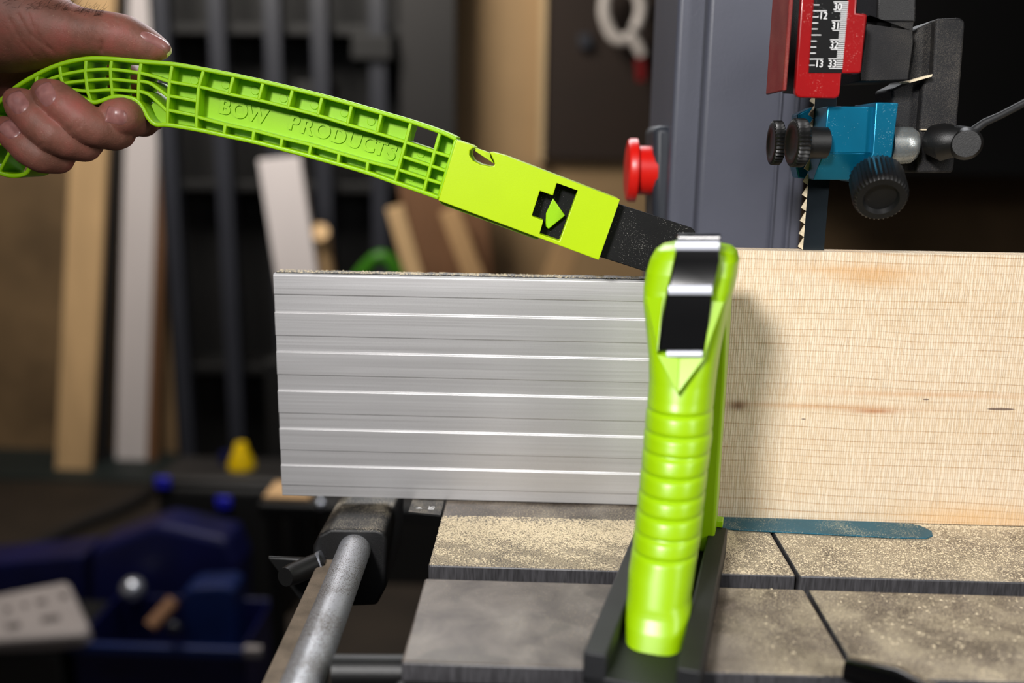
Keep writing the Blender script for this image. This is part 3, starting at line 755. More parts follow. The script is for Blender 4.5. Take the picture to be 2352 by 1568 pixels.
# sleeve
def W(pts, Y=YFr): return [P(x, y, Y) for x, y in pts]
outer = [(1049, 321), (1083, 333), (1091, 339), (1086, 340), (1079, 346), (1078, 356), (1086, 369), (1104, 378), (1124, 382), (1134, 381), (1137, 376), (1133, 366), (1128, 355), (1124, 352), (1127, 348), (1135, 350), (1160, 357), (1424, 458), (1375, 597), (1007, 460)]
win = [(1279, 420), (1327, 437), (1285, 553), (1239, 537), (1248, 506), (1221, 496), (1240, 438), (1270, 449)]
sl = curve_plate('sleeve', [W(outer), W(win)], YFr-.0012, 2*HT+.0024, M['green_yellow'], stick, bevel=.0007, seg=3)
sl['label'] = 'smooth lime green sleeve with cut-outs'
bm = B(); pxprism(bm, smooth_line([(1090, 340), (1098, 342), (1118, 349), (1126, 354), (1127, 362), (1133, 374), (1120, 366), (1100, 353), (1090, 346)], 3)[:-1], YFr+.001, .012); obj('hook', bm, M['green_yellow'], sl, bevel=.0006)
bm = B(); pxprism(bm, [(1010, 455), (1240, 540), (1236, 551), (1222, 547), (1020, 472), (1010, 466)], YFr+.003, .015); obj('under_ridge', bm, M['green'], sl, bevel=.0008)
bm = B(); pxprism(bm, [(1270, 455), (1298, 495), (1260, 526), (1253, 520), (1254, 490)], YFr+.004, .004); obj('arrow_tongue', bm, M['green'], sl, bevel=.0004)
# black paddle
pad = [(1248, 404), (1425, 470), (1590, 524), (1597, 532), (1592, 585), (1582, 634), (1540, 640), (1484, 624), (1378, 590), (1210, 530)]
bm = B(); pxprism(bm, pad, YS-.0035, .007); pdl = obj('tip_blade', bm, M['paddle'], stick, bevel=.0004)
pdl['label'] = 'flat black dusty tip blade'

# ------------------------------------------------------------------ push block
AZ = math.radians(15)
du = Vector((math.sin(AZ), math.cos(AZ), 0)); dv = Vector((math.cos(AZ), -math.sin(AZ), 0)); ez = Vector((0, 0, 1))
blk0 = Vector((.0368, -.1735, 0.0005))
CL = .128
block = empty('push_block', blk0+du*.05, 'upright lime green push block handle with finger ridges, standing in a black channel', 'push block')
def loc(u, v, z): return blk0+du*u+dv*v+ez*z
def lbox(bm, u0, u1, v0, v1, z0, z1):
    return prism(bm, [loc(u0, v0, z0), loc(u0, v1, z0), loc(u0, v1, z1), loc(u0, v0, z1)], du*(u1-u0))
bm = B(); lbox(bm, -.001, CL, -.0195, -.0110, 0, .013); lbox(bm, -.001, CL, .0138, .0222, 0, .013); lbox(bm, -.001, CL, -.0195, .0222, 0, .004)
ch = obj('channel', bm, M['black_steel'], block, bevel=.0007); ch['label'] = 'black grooved channel base'
# grip loft
rows = [ # y, left, right, Y centre, half depth, exponent
 (556, 1545, 1655, -.090, .008, 2.6), (562, 1520, 1683, -.090, .013, 2.8), (572, 1506, 1694, -.090, .0165, 3.0), (592, 1495, 1699, -.090, .018, 3.4), (623, 1486, 1695, -.0905, .0185, 3.8), (658, 1480, 1688, -.091, .0185, 4.0), (690, 1479, 1676, -.0925, .018, 4.0),
 (746, 1484, 1666, -.0950, .018, 3.2), (816, 1490, 1653, -.0985, .0180, 2.8), (868, 1490, 1646, -.1010, .0180, 2.4), (905, 1487, 1642, -.1035, .0175, 2.2), (928, 1484, 1640, -.1050, .0175, 2.1),
 (1000, 1477, 1637, -.1090, .0170, 2.1), (1072, 1471, 1627, -.1135, .0168, 2.1), (1145, 1463, 1619, -.1180, .0165, 2.1), (1217, 1455, 1612, -.1225, .0162, 2.1), (1254, 1451, 1606, -.1250, .0160, 2.1), (1308, 1443, 1597, -.1290, .0155, 2.3),
 (1360, 1440, 1589, -.1330, .0150, 2.3), (1385, 1438, 1590, -.1350, .0145, 2.6), (1420, 1437, 1585, -.1385, .0138, 2.8), (1462, 1438, 1574, -.1420, .0130, 3.0)]
ry = np.array([r[0] for r in rows], float)
def rv(y, i): return float(np.interp(y, ry, [r[i] for r in rows]))
grooves = [932, 981, 1026, 1072, 1120, 1163, 1210, 1254]
bm = B(); rings = []; NS = 48
yy = sorted(set([float(r[0]) for r in rows]+list(np.arange(560, 1462, 4.0))))
for y in yy:
    l, r, Yc, hd, e = (rv(y, i) for i in range(1, 6))
    c = P((l+r)/2, y, Yc); a = P(l, y, Yc); b_ = P(r, y, Yc); hw = (b_-a).length/2*.965
    g = 1.1*sum(math.exp(-((y-gy)/4.5)**2) for gy in grooves)
    g += .35*(.0 if y < 1372 else .2)
    swell = 0
    if 925 < y < 1260:
        ph = (y-932)/(1254-932)*7; swell = .012*abs(math.sin(PI*ph))
    hw *= (1-.022*g+.4*swell); hd2 = hd*(1-.06*g+swell)
    ring = []
    for k in range(NS):
        t = 2*PI*k/NS; cs, sn = math.cos(t), math.sin(t)
        ring.append(bm.verts.new(c+dv*hw*math.copysign(abs(cs)**(2/e), cs)+du*hd2*math.copysign(abs(sn)**(2/e), sn)))
    rings.append(ring)
for i in range(len(rings)-1):
    for k in range(NS): bm.faces.new((rings[i][k], rings[i][(k+1) % NS], rings[i+1][(k+1) % NS], rings[i+1][k]))
bm.faces.new(rings[0]); bm.faces.new(rings[-1][::-1])
grip = obj('grip', bm, M['green_block'], block, smooth=50); grip['label'] = 'lime green grip with finger ridges'
# rear post, foot and head bridge of the D-shaped handle
bm = B()
pR = P(1664, 900, -.062)
def at_plane(v, y): return y
# post in local frame
uo = (pR-blk0).dot(du); vo = (pR-blk0).dot(dv)
def side_poly(pts, v0, v1):
    prism(bm, [loc(u, v0, z) for u, z in pts], dv*(v1-v0))
topz = P(1690, 580, -.075).z
side_poly([(uo-.004, .004), (uo+.012, .004), (uo+.013, .03), (uo+.012, topz-.012), (uo+.006, topz-.003), (uo-.03, topz-.001), (uo-.034, topz-.02), (uo-.012, topz-.034), (uo-.004, topz-.06)], vo-.026, vo)
side_poly([(.05, .004), (uo+.012, .004), (uo+.012, .012), (.05, .012)], -.0108, .0108)
obj('rear_post', bm, M['green_block'], block, bevel=.0014, seg=3)
bm = B(); c = P(1652, 1211, -.054); lo = ((c-blk0).dot(du), (c-blk0).dot(dv))
lbox(bm, lo[0]-.002, lo[0]+.004, lo[1]-.004, lo[1]+.0016, .013, .0165); obj('foot_tab', bm, M['green_block'], block, bevel=.0004)
def PT(x, y, Y):
    off = (x-(rv(y, 1)+rv(y, 2))/2)/2097*.37
    return P(x, y, Y-.268*off)
# black strap over the head: profile in depth, swept across its width
strap = [ # y px, x left, x right, Y
 (556, 1562, 1652, -.1118), (566, 1556, 1654, -.1135), (600, 1549, 1653, -.1140), (655, 1537, 1640, -.1142), (664, 1534, 1639, -.1148), (677, 1532, 1636, -.1150), (740, 1522, 1629, -.1158), (806, 1513, 1618, -.1172)]
def strip(bm, st, th, mi=0):
    fr = [(PT(xl, y, Y), PT(xr, y, Y)) for y, xl, xr, Y in st]
    V = []
    for a, b_ in fr:
        V.append([bm.verts.new(a), bm.verts.new(b_), bm.verts.new(b_+Vector((0, th, -.0))), bm.verts.new(a+Vector((0, th, -.0)))])
    for i in range(len(V)-1):
        for k in range(4): bm.faces.new((V[i][k], V[i][(k+1) % 4], V[i+1][(k+1) % 4], V[i+1][k])).material_index = mi
    bm.faces.new(V[0]); bm.faces.new(V[-1][::-1])
bm = B(); strip(bm, strap, .004); st = obj('strap', bm, M['black_gloss'], block, bevel=.0005); st['label'] = 'glossy black strap over the top of the handle'
def bar(y0, y1, xl0, xr0, Y, r, mat, name='strap_lip'):
    bm = B(); ym = (y0+y1)/2
    tube(bm, [PT(xl0, ym, Y), PT(xr0, ym, Y)], r, 24); return obj(name, bm, mat, st)
bar(541, 555, 1559, 1654, -.1085, .0019, M['black_gloss'])
bar(557, 573, 1553, 1653, -.1130, .0020, M['lip_highlight'])  # this lip and the two below are black strap edges, highlight painted on
bar(655, 678, 1537, 1636, -.1152, .0021, M['lip_highlight'])
bar(806, 820, 1532, 1614, -.1170, .0014, M['lip_highlight'])
bm = B(); strip(bm, [(543, 1560, 1655, -.107), (547, 1558, 1655, -.1085), (556, 1558, 1655, -.1088)], .006); obj('strap_top', bm, M['black_gloss'], st, bevel=.0006)
# facets beside and below the strap
def poly3(bm, pts, th=.003):
    f = [PT(*p) for p in pts]; a = [bm.verts.new(v) for v in f]; b_ = [bm.verts.new(v+Vector((0, th, 0))) for v in f]; n = len(f)
    bm.faces.new(a); bm.faces.new(b_[::-1])
    for i in range(n): bm.faces.new((a[i], b_[i], b_[(i+1) % n], a[(i+1) % n]))
bm = B()
poly3(bm, [(1484, 682, -.1075), (1524, 682, -.1105), (1511, 812, -.1180)], .006)
poly3(bm, [(1664, 692, -.1085), (1634, 690, -.1115), (1617, 820, -.1190)], .006)
poly3(bm, [(1509, 814, -.1180), (1560, 822, -.1172), (1556, 905, -.1240)], .006)
poly3(bm, [(1560, 822, -.1172), (1620, 820, -.1168), (1556, 905, -.1240)], .006)
obj('facet', bm, M['green_block'], grip, bevel=.0003, smooth=0)

# ------------------------------------------------------------------ the hand
PXM = 2096.8
def cap(px, py, Y, rpx):
    p = P(px, py, Y); d = (p-CAM).dot(fwd); return (p.x, p.y, p.z, rpx/PXM*d)
chains = {
 'index': [cap(258, 263, -.0285, 31), cap(279, 267, -.0280, 38.5), cap(303, 273, -.0185, 37), cap(328, 278, -.0035, 32), cap(345, 264, .012, 33), cap(330, 215, .022, 40), cap(250, 150, .026, 46), cap(130, 110, .022, 56)],
 'middle': [cap(103, 212, -.0315, 30), cap(122, 224, -.0330, 38), cap(155, 250, -.0350, 39.5), cap(190, 280, -.0350, 39), cap(222, 297, -.0330, 35.5), cap(262, 306, -.0260, 35), cap(272, 304, -.0120, 34), cap(262, 280, .004, 38), cap(235, 235, .018, 44), cap(170, 175, .024, 50), cap(100, 120, .020, 60)],
 'ring': [cap(36, 229, -.0315, 28), cap(54, 244, -.0335, 37), cap(88, 280, -.0360, 38), cap(122, 309, -.0370, 38), cap(155, 324, -.0340, 35), cap(194, 333, -.0280, 33.5), cap(200, 325, -.0140, 34), cap(180, 295, .004, 38), cap(150, 240, .018, 44), cap(90, 180, .022, 50), cap(50, 130, .020, 56)],
 'pinky': [cap(10, 291, -.0300, 26), cap(32, 309, -.0320, 32), cap(66, 340, -.0340, 34.5), cap(98, 357, -.0340, 35), cap(134, 363, -.0280, 30.5), cap(140, 352, -.0120, 31), cap(120, 310, .006, 34), cap(80, 240, .018, 40), cap(30, 180, .020, 48), cap(10, 140, .018, 56)],
 'thumb': [cap(372, 113, -.0165, 20.5), cap(352, 109, -.0165, 28), cap(325, 100, -.0165, 35), cap(292, 89, -.0170, 45), cap(262, 84, -.0175, 45.5), cap(232, 78, -.0175, 44.5), cap(190, 76, -.0170, 50), cap(140, 72, -.0150, 66), cap(85, 58, -.0120, 90), cap(20, 40, -.0080, 122), cap(-60, 0, -.0040, 150), cap(-200, -90, .0, 165), cap(-420, -230, 0, 175)],
 'palm': [cap(120, 100, .012, 60), cap(60, 120, .018, 62), cap(0, 100, .014, 95), cap(-60, 60, .006, 120)],
}
def sdf_all(Pn):
    """smooth union of the tapered capsules; Pn (n,3) -> (n,)"""
    def capd(a, b):
        pa = Pn-np.array(a[:3]); ba = np.array(b[:3])-np.array(a[:3]); L2 = (ba*ba).sum()
        h = np.clip((pa@ba)/L2, 0, 1); d = pa-h[:, None]*ba
        return np.sqrt((d*d).sum(1))-(a[3]+(b[3]-a[3])*h)
    ds = {}
    for nme, ch_ in chains.items():
        dd = np.stack([capd(ch_[i], ch_[i+1]) for i in range(len(ch_)-1)], 0)
        k = .0022
        m_ = dd.min(0); ds[nme] = m_-k*np.log(np.exp(-(dd-m_)/k).sum(0)) + k*.35
    D = np.stack(list(ds.values()), 0); k = .00055
    m_ = D.min(0); return m_-k*np.log(np.exp(-(D-m_)/k).sum(0))
def crease_list():
    out = []
    def cr(p, q, Y, depth, wid): a, b_ = P(*p, Y), P(*q, Y); out.append((np.array(a), np.array(b_), depth, wid))
    cr((232, 92), (232, 122), -.030, .0010, .0008)
    cr((240, 40), (262, 60), -.030, .0004, .0006); cr((236, 52), (250, 66), -.030, .0004, .0006); cr((250, 42), (275, 55), -.030, .0003, .0006)
    cr((160, 300), (182, 272), -.045, .0004, .0006); cr((168, 303), (190, 278), -.045, .0004, .0006)
    cr((92, 316), (112, 290), -.045, .0004, .0006); cr((100, 318), (118, 296), -.045, .0003, .0006)
    cr((38, 28), (62, 72), -.030, .0005, .0007); cr((62, 72), (118, 118), -.030, .0005, .0007)
    cr((60, 20), (78, 70), -.030, .0004, .0006); cr((78, 70), (125, 122), -.030, .0004, .0006)
    cr((20, 40), (45, 90), -.030, .0004, .0006); cr((45, 90), (90, 140), -.030, .0004, .0006)
    cr((86, 338), (100, 326), -.045, .0003, .0006)
    return out
CR = crease_list()
def build_hand():
    bm = B()
    for ch_ in chains.values():
        for i in range(len(ch_)-1):
            a, b_ = ch_[i], ch_[i+1]
            for t in np.linspace(0, 1, 5):
                c = Vector(a[:3]).lerp(Vector(b_[:3]), t); r = a[3]+(b_[3]-a[3])*t
                bmesh.ops.create_icosphere(bm, subdivisions=3, radius=r*1.01, matrix=Matrix.Translation(c))
    me = bpy.data.meshes.new('tmp'); bm.to_mesh(me); bm.free()
    o = bpy.data.objects.new('tmp', me); COL.objects.link(o)
    md = o.modifiers.new('r', 'REMESH'); md.mode = 'VOXEL'; md.voxel_size = .00085
    dg = bpy.context.evaluated_depsgraph_get(); m2 = bpy.data.meshes.new_from_object(o.evaluated_get(dg))
    bpy.data.objects.remove(o)
    n = len(m2.vertices); co = np.empty(n*3); m2.vertices.foreach_get('co', co); co = co.reshape(-1, 3)
    e = 1e-5
    for it in range(5):
        f0 = sdf_all(co)
        g = np.stack([(sdf_all(co+np.array(d)*e)-f0)/e for d in ((1, 0, 0), (0, 1, 0), (0, 0, 1))], 1)
        gn = np.maximum((g*g).sum(1), .05); co = co-(np.clip(f0, -.002, .002)/gn)[:, None]*g*.8
    # creases pressed in (seen from the camera side they run over the surface)
    cam_ = np.array(CAM); nrm = g/np.sqrt(gn)[:, None]; disp = np.zeros(len(co))
    for a, b_, dp, wd in CR:
        # distance to the plane strip swept from the camera through a-b
        va, vb = a-cam_, b_-cam_; pn = np.cross(va, vb); pn /= np.linalg.norm(pn)
        r = co-cam_; dist = np.abs(r@pn)
        rn = r/np.linalg.norm(r, axis=1)[:, None]; ta, tb = va/np.linalg.norm(va), vb/np.linalg.norm(vb)
        ax = tb-ta; L2 = ax@ax; h = ((rn-ta)@ax)/L2
        end = np.clip(np.minimum(h, 1-h)*4+.3, 0, 1)*((h > -.1) & (h < 1.1))
        facing = (nrm@(-(rn.mean(0)))) > 0
        disp += dp*np.exp(-(dist/wd)**2)*end*facing*(co[:, 1] < 0.0)
    co = co-nrm*np.minimum(disp, .0012)[:, None]
    m2.vertices.foreach_set('co', co.ravel()); m2.update()
    return m2
hm = build_hand()
person = bpy.data.objects.new('person', hm); COL.objects.link(person)
hm.materials.clear(); hm.materials.append(M['skin'])
for p in hm.polygons: p.use_smooth = True
tag(person, 'bare hand and wrist gripping the ribbed end of the push stick, thumb on top', 'person')
sm = person.modifiers.new('s', 'SMOOTH'); sm.iterations = 2; sm.factor = .4
# nails: small curved plates lying on the finger tips, set from the surface itself
def nail_mesh(name, cpx, Yg, ang, lpx, wpx, mat, curv=.5, tipwhite=.0, tilt=(0, 0)):
    """cpx centre in px; ang direction of the finger tip in the picture plane (deg, 0 = right, 90 = up)"""
    q = P(cpx[0], cpx[1], Yg); d = (q-CAM).normalized()
    # march to the surface of the hand
    t = (q-CAM).length-.03; 
    for _ in range(60):
        pt = CAM+d*t; f = float(sdf_all(np.array([pt]))[0])
        if f < .00004: break
        t += max(f*.8, .00005)
    base = CAM+d*t
    e = 2e-4
    def grad(pp):
        f0 = sdf_all(np.array([pp]))[0]; g = Vector([(sdf_all(np.array([pp+Vector(v)*e]))[0]-f0)/e for v in ((1, 0, 0), (0, 1, 0), (0, 0, 1))]); return g.normalized()
    nrm = grad(base); ax = (R2*math.cos(math.radians(ang))+U2*math.sin(math.radians(ang))); ax = (ax-nrm*ax.dot(nrm)).normalized(); sd_ = nrm.cross(ax)
    dep = (base-CAM).dot(fwd); L = lpx/PXM*dep/2; Wd = wpx/PXM*dep/2
    bm = B(); NU, NV = 14, 12; grid = []
    for i in range(NU+1):
        u = -1+2*i/NU; row = []
        for j in range(NV+1):
            v = -1+2*j/NV
            ww = Wd*(math.sqrt(max(0, 1-min(1, abs(u))**2.0))*.35+.65*(1-max(0, -u)**4)) if u < 0 else Wd*(1-.10*u*u)
            if u < 0: ww = Wd*max(.02, (1-abs(u)**3.2))**.5
            uu = u*L*(1-.12*v*v if u > 0 else 1)
            pt = base+ax*uu+sd_*v*ww
            # drop onto the surface along -nrm
            for _ in range(8):
                f = float(sdf_all(np.array([pt]))[0]); pt = pt-nrm*max(-.0015, min(.0015, f))*.8
            lift = .00035+.00025*max(0, u)-.0007*abs(v)**4-.0006*max(0, -u)**5
            row.append(bm.verts.new(pt+nrm*lift))
        grid.append(row)
    fs = []
    for i in range(NU):
        for j in range(NV):
            f = bm.faces.new((grid[i][j], grid[i][j+1], grid[i+1][j+1], grid[i+1][j]))
            f.material_index = 1 if (tipwhite and i >= NU-tipwhite) else 0
    o = obj(name, bm, None, person, mats=[mat, M['nail_tip']], smooth=60)
    so = o.modifiers.new('t', 'SOLIDIFY'); so.thickness = .0006; so.offset = -1
    return o
nail_mesh('fingernail', (360, 93), -.02, -11, 80, 30, M['nail'], tipwhite=1)
nail_mesh('fingernail', (268, 267), -.03, 166, 50, 42, M['nail'])
nail_mesh('fingernail', (105, 217), -.033, 126, 60, 50, M['nail'])
nail_mesh('fingernail', (40, 236), -.033, 130, 60, 50, M['nail'])
nail_mesh('fingernail', (24, 297), -.033, 138, 54, 44, M['nail'])
# arm hair along the upper outline
bm = B(); hr = random.Random(5)
for _ in range(110):
    x = hr.uniform(2, 236); y = {0: 6}.get(0)+hr.gauss(0, 6)+x*.10
    if hr.random() < .35: x = hr.uniform(185, 236); y = 22+hr.uniform(-3, 16)
    q = P(x, y, -.02); d = (q-CAM).normalized(); t = (q-CAM).length-.06; hit = False
    for _k in range(60):
        pt = CAM+d*t; f = float(sdf_all(np.array([pt]))[0])
        if f < .0001: hit = True; break
        t += max(f*.8, .0001)
        if t > (q-CAM).length+.05: break
    if not hit: continue
    a = math.radians(hr.uniform(-30, 60)); L = hr.uniform(.003, .006)
    dd = (R2*math.cos(a)+U2*math.sin(a)).normalized(); out = -fwd*.3+U2*.5
    pts = [pt, pt+(dd+out*.5)*L*.4, pt+(dd*1.0+out*.35)*L*.8+U2*hr.uniform(-.001, .0008)]
    tube(bm, pts, [.00005, .000045, .00002], 4)
obj('arm_hair', bm, M['hair'], person, smooth=0)['label'] = 'short dark arm hair'

# ------------------------------------------------------------------ background of the workshop
def down(pt, z=FZ): return Vector((pt.x, pt.y, z))
def bg(name, px, Y, th, mat, label, cat, group=None, bevel=.004, parent=None):
    bm = B(); pxprism(bm, px, Y, th); o = obj(name, bm, mat, parent, bevel=bevel, smooth=0)
    if not parent: tag(o, label, cat, group)
    return o
def lean(name, top_px, Yt, bot_px, wid, th, mat, label, cat='board', zb=None, group=None):
    """a board leaning: centre line from top to bottom pixel; its foot rests on the floor (or zb)"""
    a = P(*top_px, Yt); zb = FZ if zb is None else zb
    b_ = P(*bot_px, Yt) if zb != FZ else PZ(*bot_px, FZ)
    d = (b_-a).normalized(); s = Vector((1, 0, 0)); s = (s-d*s.dot(d)).normalized(); n = d.cross(s)
    bm = B(); c = [a-s*wid/2, a+s*wid/2, b_+s*wid/2, b_-s*wid/2]
    prism(bm, c, n*th if n.y > 0 else -n*th)
    o = obj(name, bm, mat, None, bevel=.003, smooth=0); tag(o, label, cat, group); return o
lean('pine_board', (228, -180), 2.93, (166, 1085), .134, .03, M['pine'], 'tan pine board leaning on the back wall, left of the white board')
wb = lean('white_board', (340, -180), 2.91, (300, 1062), .122, .03, M['white_board'], 'white painted board leaning on the back wall beside the tan pine board')
lean('brown_board', (382, -180), 2.94, (344, 1062), .052, .03, M['brown'], 'narrow brown board standing tight beside the white board')
lean('dark_board', (268, -180), 2.95, (222, 1066), .075, .03, M['rack_panel'], 'dark board standing between the tan and the white boards')
# rack of dark steel uprights
rack = empty('storage_rack', (P(700, 300, 2.35).x, 2.35, FZ), 'dark steel storage rack with slate coloured uprights behind the hand and stick', 'rack')
def rbox(px0, px1, z0, z1, Y, th, mat, name, bev=.004):
    bm = B(); xm0, xm1 = P(px0, 500, Y).x, P(px1, 500, Y).x
    box(bm, xm0, xm1, Y, Y+th, z0, z1); return obj(name, bm, mat, rack, bevel=bev, smooth=0)
for a, b_ in ((392, 424), (512, 548), (634, 672), (738, 776), (866, 904)): rbox(a-12, b_-12, FZ, 1.2, 2.30, .05, M['rack'], 'upright')
rbox(372, 1046, FZ, 1.2, 2.50, .03, M['rack_dark'], 'back_panel')
rbox(922, 1046, FZ, 1.2, 2.33, .06, M['rack_panel'], 'side_panel')
for y_ in (62, 430, 860):
    z = P(850, y_, 2.3).z; rbox(372, 1040, z-.02, z+.01, 2.34, .16, M['rack_dark'], 'shelf')
bg('rack_case', [(676, 186), (756, 186), (756, 224), (676, 224)], 2.31, .12, M['black_bg'], None, None, parent=rack)  # two black cases in front of the rack, parented to it
bg('rack_case', [(806, 78), (900, 80), (900, 138), (806, 136)], 2.28, .12, M['black_bg'], None, None, parent=rack)
# plywood sheet and pegboard to the right
bm = B(); a, b_ = P(1044, 300, 2.45).x, P(1250, 300, 2.45).x; box(bm, a, b_, 2.5, 2.52, FZ, 1.5); tag(obj('plywood_sheet', bm, M['ply'], None, smooth=0), 'tall tan plywood sheet standing between the rack and the pegboard', 'sheet')
bm = B(); a, b_ = P(1236, 300, 2.44).x, P(1250, 300, 2.44).x; box(bm, a, b_, 2.44, 2.5, P(1243, 372, 2.44).z, 1.5); tag(obj('wooden_batten', bm, M['ply_edge'], None, smooth=0), 'narrow pale batten along the left edge of the pegboard', 'batten')
bm = B(); a, b_ = P(1250, 300, 2.44).x, P(1560, 300, 2.44).x; box(bm, a, b_, 2.45, 2.48, P(1400, 366, 2.45).z, 1.5); tag(obj('pegboard', bm, M['pegboard'], None, smooth=0), 'dark brown pegboard holding a white clamp', 'pegboard')
bm = B(); a, b_ = P(1246, 300, 2.46).x, P(1600, 300, 2.46).x; box(bm, a, b_, 2.49, 2.51, FZ, P(1400, 362, 2.49).z); tag(obj('plywood_sheet', bm, M['ply'], None, smooth=0), 'low tan plywood sheet standing under the pegboard', 'sheet')
# clamp hanging on the pegboard
cl = empty('spring_clamp', P(1430, 60, 2.38), 'white clamp with a red handle tip hanging on the dark pegboard', 'clamp')
bm = B(); pts = smooth_line([(1392, -14), (1388, 30), (1400, 70), (1420, 92), (1445, 88), (1462, 60), (1472, 30), (1470, 0), (1455, -22), (1420, -30), (1392, -14)], 4)
tube(bm, [P(x, y, 2.38) for x, y in pts], .018, 14); tube(bm, [P(x, y, 2.38) for x, y in ((1448, 78), (1466, 108), (1476, 128))], [.018, .017, .014], 14); obj('jaw', bm, M['clampw'], cl)
bm = B(); tube(bm, [P(x, y, 2.38) for x, y in ((1470, 135), (1474, 160), (1474, 186))], [.016, .018, .015], 14); obj('grip_tip', bm, M['clampr'], cl)
bg('steel_hook', [(1328, 78), (1358, 76), (1360, 110), (1332, 112)], 2.425, .03, M['rack'], 'small grey hook on the pegboard left of the white clamp', 'hook')
# leaning pieces seen above the fence
lean('white_board', (640, 362), 2.1, (700, 760), .120, .03, M['white_board'], 'short white board leaning by itself above the left end of the fence', zb=0)
lean('pine_offcut', (905, 474), 2.1, (1000, 800), .050, .03, M['pine'], 'pale pine stick leaning above the fence, leftmost of the leaning offcuts', zb=0)
lean('pine_offcut', (1030, 480), 2.2, (1150, 800), .060, .03, M['pine2'], 'warm brown wooden stick leaning below the sleeve of the push stick', zb=0)
lean('pine_offcut', (1330, 500), 2.2, (1215, 800), .075, .03, M['pine2'], 'brown wooden stick leaning left, seen just left of the black stick tip', zb=0)
lean('brown_board', (1010, 380), 2.3, (1060, 900), .26, .03, M['brown'], 'wide dark brown board behind the leaning pine offcuts', zb=0)
bm = B(); tube(bm, [P(735, 532, 2.12), P(738, 545, 2.16), P(770, 800, 2.2)], .026, 24); tag(obj('wooden_dowel', bm, M['pine'], None), 'round pale end of a dowel between the white board and the pine sticks', 'dowel')
bm = B(); tube(bm, [P(x, y, 2.0) for x, y in smooth_line([(815, 650), (845, 612), (875, 590), (905, 612), (925, 660)], 5)], .020, 14); tag(obj('green_hose', bm, M['greenbg'], None), 'green hose looped behind the top edge of the fence', 'hose')
# shelf carrying the leaning pieces
bm = B(); a, b_ = P(640, 780, 2.1).x, P(1500, 780, 2.1).x; z = P(900, 800, 2.1).z; box(bm, a, b_, 1.95, 2.27, FZ, z-.01); tag(obj('lumber_bin', bm, M['rack_dark'], None, bevel=.005, smooth=0), 'dark lumber bin behind the fence holding the leaning offcuts', 'bin')
# black tool case with blue latches and a yellow cap
tcy = 1.75
case = empty('tool_case', down(P(500, 1120, tcy)), 'black tool case with blue latches standing left of the fence', 'tool case')
za = P(500, 1100, tcy).z
x0, x1 = P(352, 1100, tcy).x, P(655, 1100, tcy).x
bm = B(); box(bm, x0, x1, tcy, tcy+.18, FZ, za-.02); obj('case_body', bm, M['black_bg'], case, bevel=.02)
bm = B(); box(bm, x0+.004, x1-.004, tcy+.004, tcy+.176, za-.02, za); obj('case_lid', bm, M['rack_panel'], case, bevel=.012)
for x, y in ((372, 1110), (512, 1156)):
    bm = B(); q = P(x, y, tcy-.012); box(bm, q.x-.02, q.x+.02, tcy-.012, tcy+.002, q.z-.016, q.z+.016); obj('latch', bm, M['latch'], case, bevel=.004)
bm = B(); q = P(556, 1082, tcy+.09); q.z = za+.001
tube(bm, [q, q+ez*.012, q+ez*.05, q+ez*.068], [.036, .036, .019, .014], 28); tag(obj('yellow_cap', bm, M['yellow'], None), 'yellow cone shaped cap standing on the black tool case', 'cap')
bm = B(); q2 = q+Vector((-.055, .03, 0)); tube(bm, [q2, q2+ez*.03], .016, 20); tag(obj('blue_bottle_cap', bm, M['tote'], None), 'small dark blue cap beside the yellow one on the tool case', 'cap')
# hose on the floor
bm = B(); tube(bm, [PZ(x, y, FZ+.02) for x, y in smooth_line([(-80, 1325), (60, 1262), (180, 1205), (270, 1170), (330, 1140), (350, 1118)], 5)], .020, 14); tag(obj('floor_hose', bm, M['rack_panel'], None), 'grey hose lying across the floor below the leaning boards', 'hose')
# blue totes
def openbin(bm, x0, x1, y0, y1, z0, z1, t=.008):
    box(bm, x0, x1, y0, y0+t, z0, z1); box(bm, x0, x1, y1-t, y1, z0, z1); box(bm, x0, x0+t, y0, y1, z0, z1); box(bm, x1-t, x1, y0, y1, z0, z1); box(bm, x0, x1, y0, y1, z0, z0+t)
TY = 1.30
q0, q1 = P(165, 1475, TY), P(560, 1475, TY)
tt = empty('blue_tote', (q0.x+.2, TY+.1, FZ), 'open blue plastic tote of clutter on the floor at the lower left', 'tote')
zt2 = P(300, 1478, TY).z
bm = B(); openbin(bm, q0.x, q1.x, TY, TY+.22, FZ, zt2); obj('tote_body', bm, M['tote'], tt, bevel=.004)
bm = B(); box(bm, q0.x-.01, q1.x+.01, TY-.015, TY, zt2-.02, zt2+.004); obj('tote_rim', bm, M['tote2'], tt, bevel=.004)
def grounded(name, px, Y, th, mat, label, cat, bev=.008, z0=FZ):
    pts = [P(x, y, Y) for x, y in px]; lo = min(p.z for p in pts)
    pts = [Vector((p.x, p.y, z0)) if p.z < lo+.03 else p for p in pts]
    bm = B(); prism(bm, pts, (0, th, 0)); return tag(obj(name, bm, mat, None, bevel=bev, smooth=0), label, cat)
grounded('blue_crate', [(208, 1262), (360, 1205), (400, 1212), (520, 1240), (545, 1300), (548, 1470), (200, 1475)], TY+.24, .12, M['tote'], 'tall dark blue plastic crate standing behind the open blue tote', 'crate', .015)
grounded('storage_box', [(-90, 1300), (190, 1275), (200, 1480), (-90, 1480)], TY+.26, .12, M['tote'], 'dark blue storage box standing behind the pale printed sack', 'box')
grounded('plastic_canister', [(415, 1362), (440, 1350), (520, 1346), (537, 1356), (540, 1440), (420, 1440)], TY+.10, .08, M['tote2'], 'mid blue plastic canister inside the open blue tote', 'canister', z0=FZ+.01)
zs = P(90, 1470, TY).z
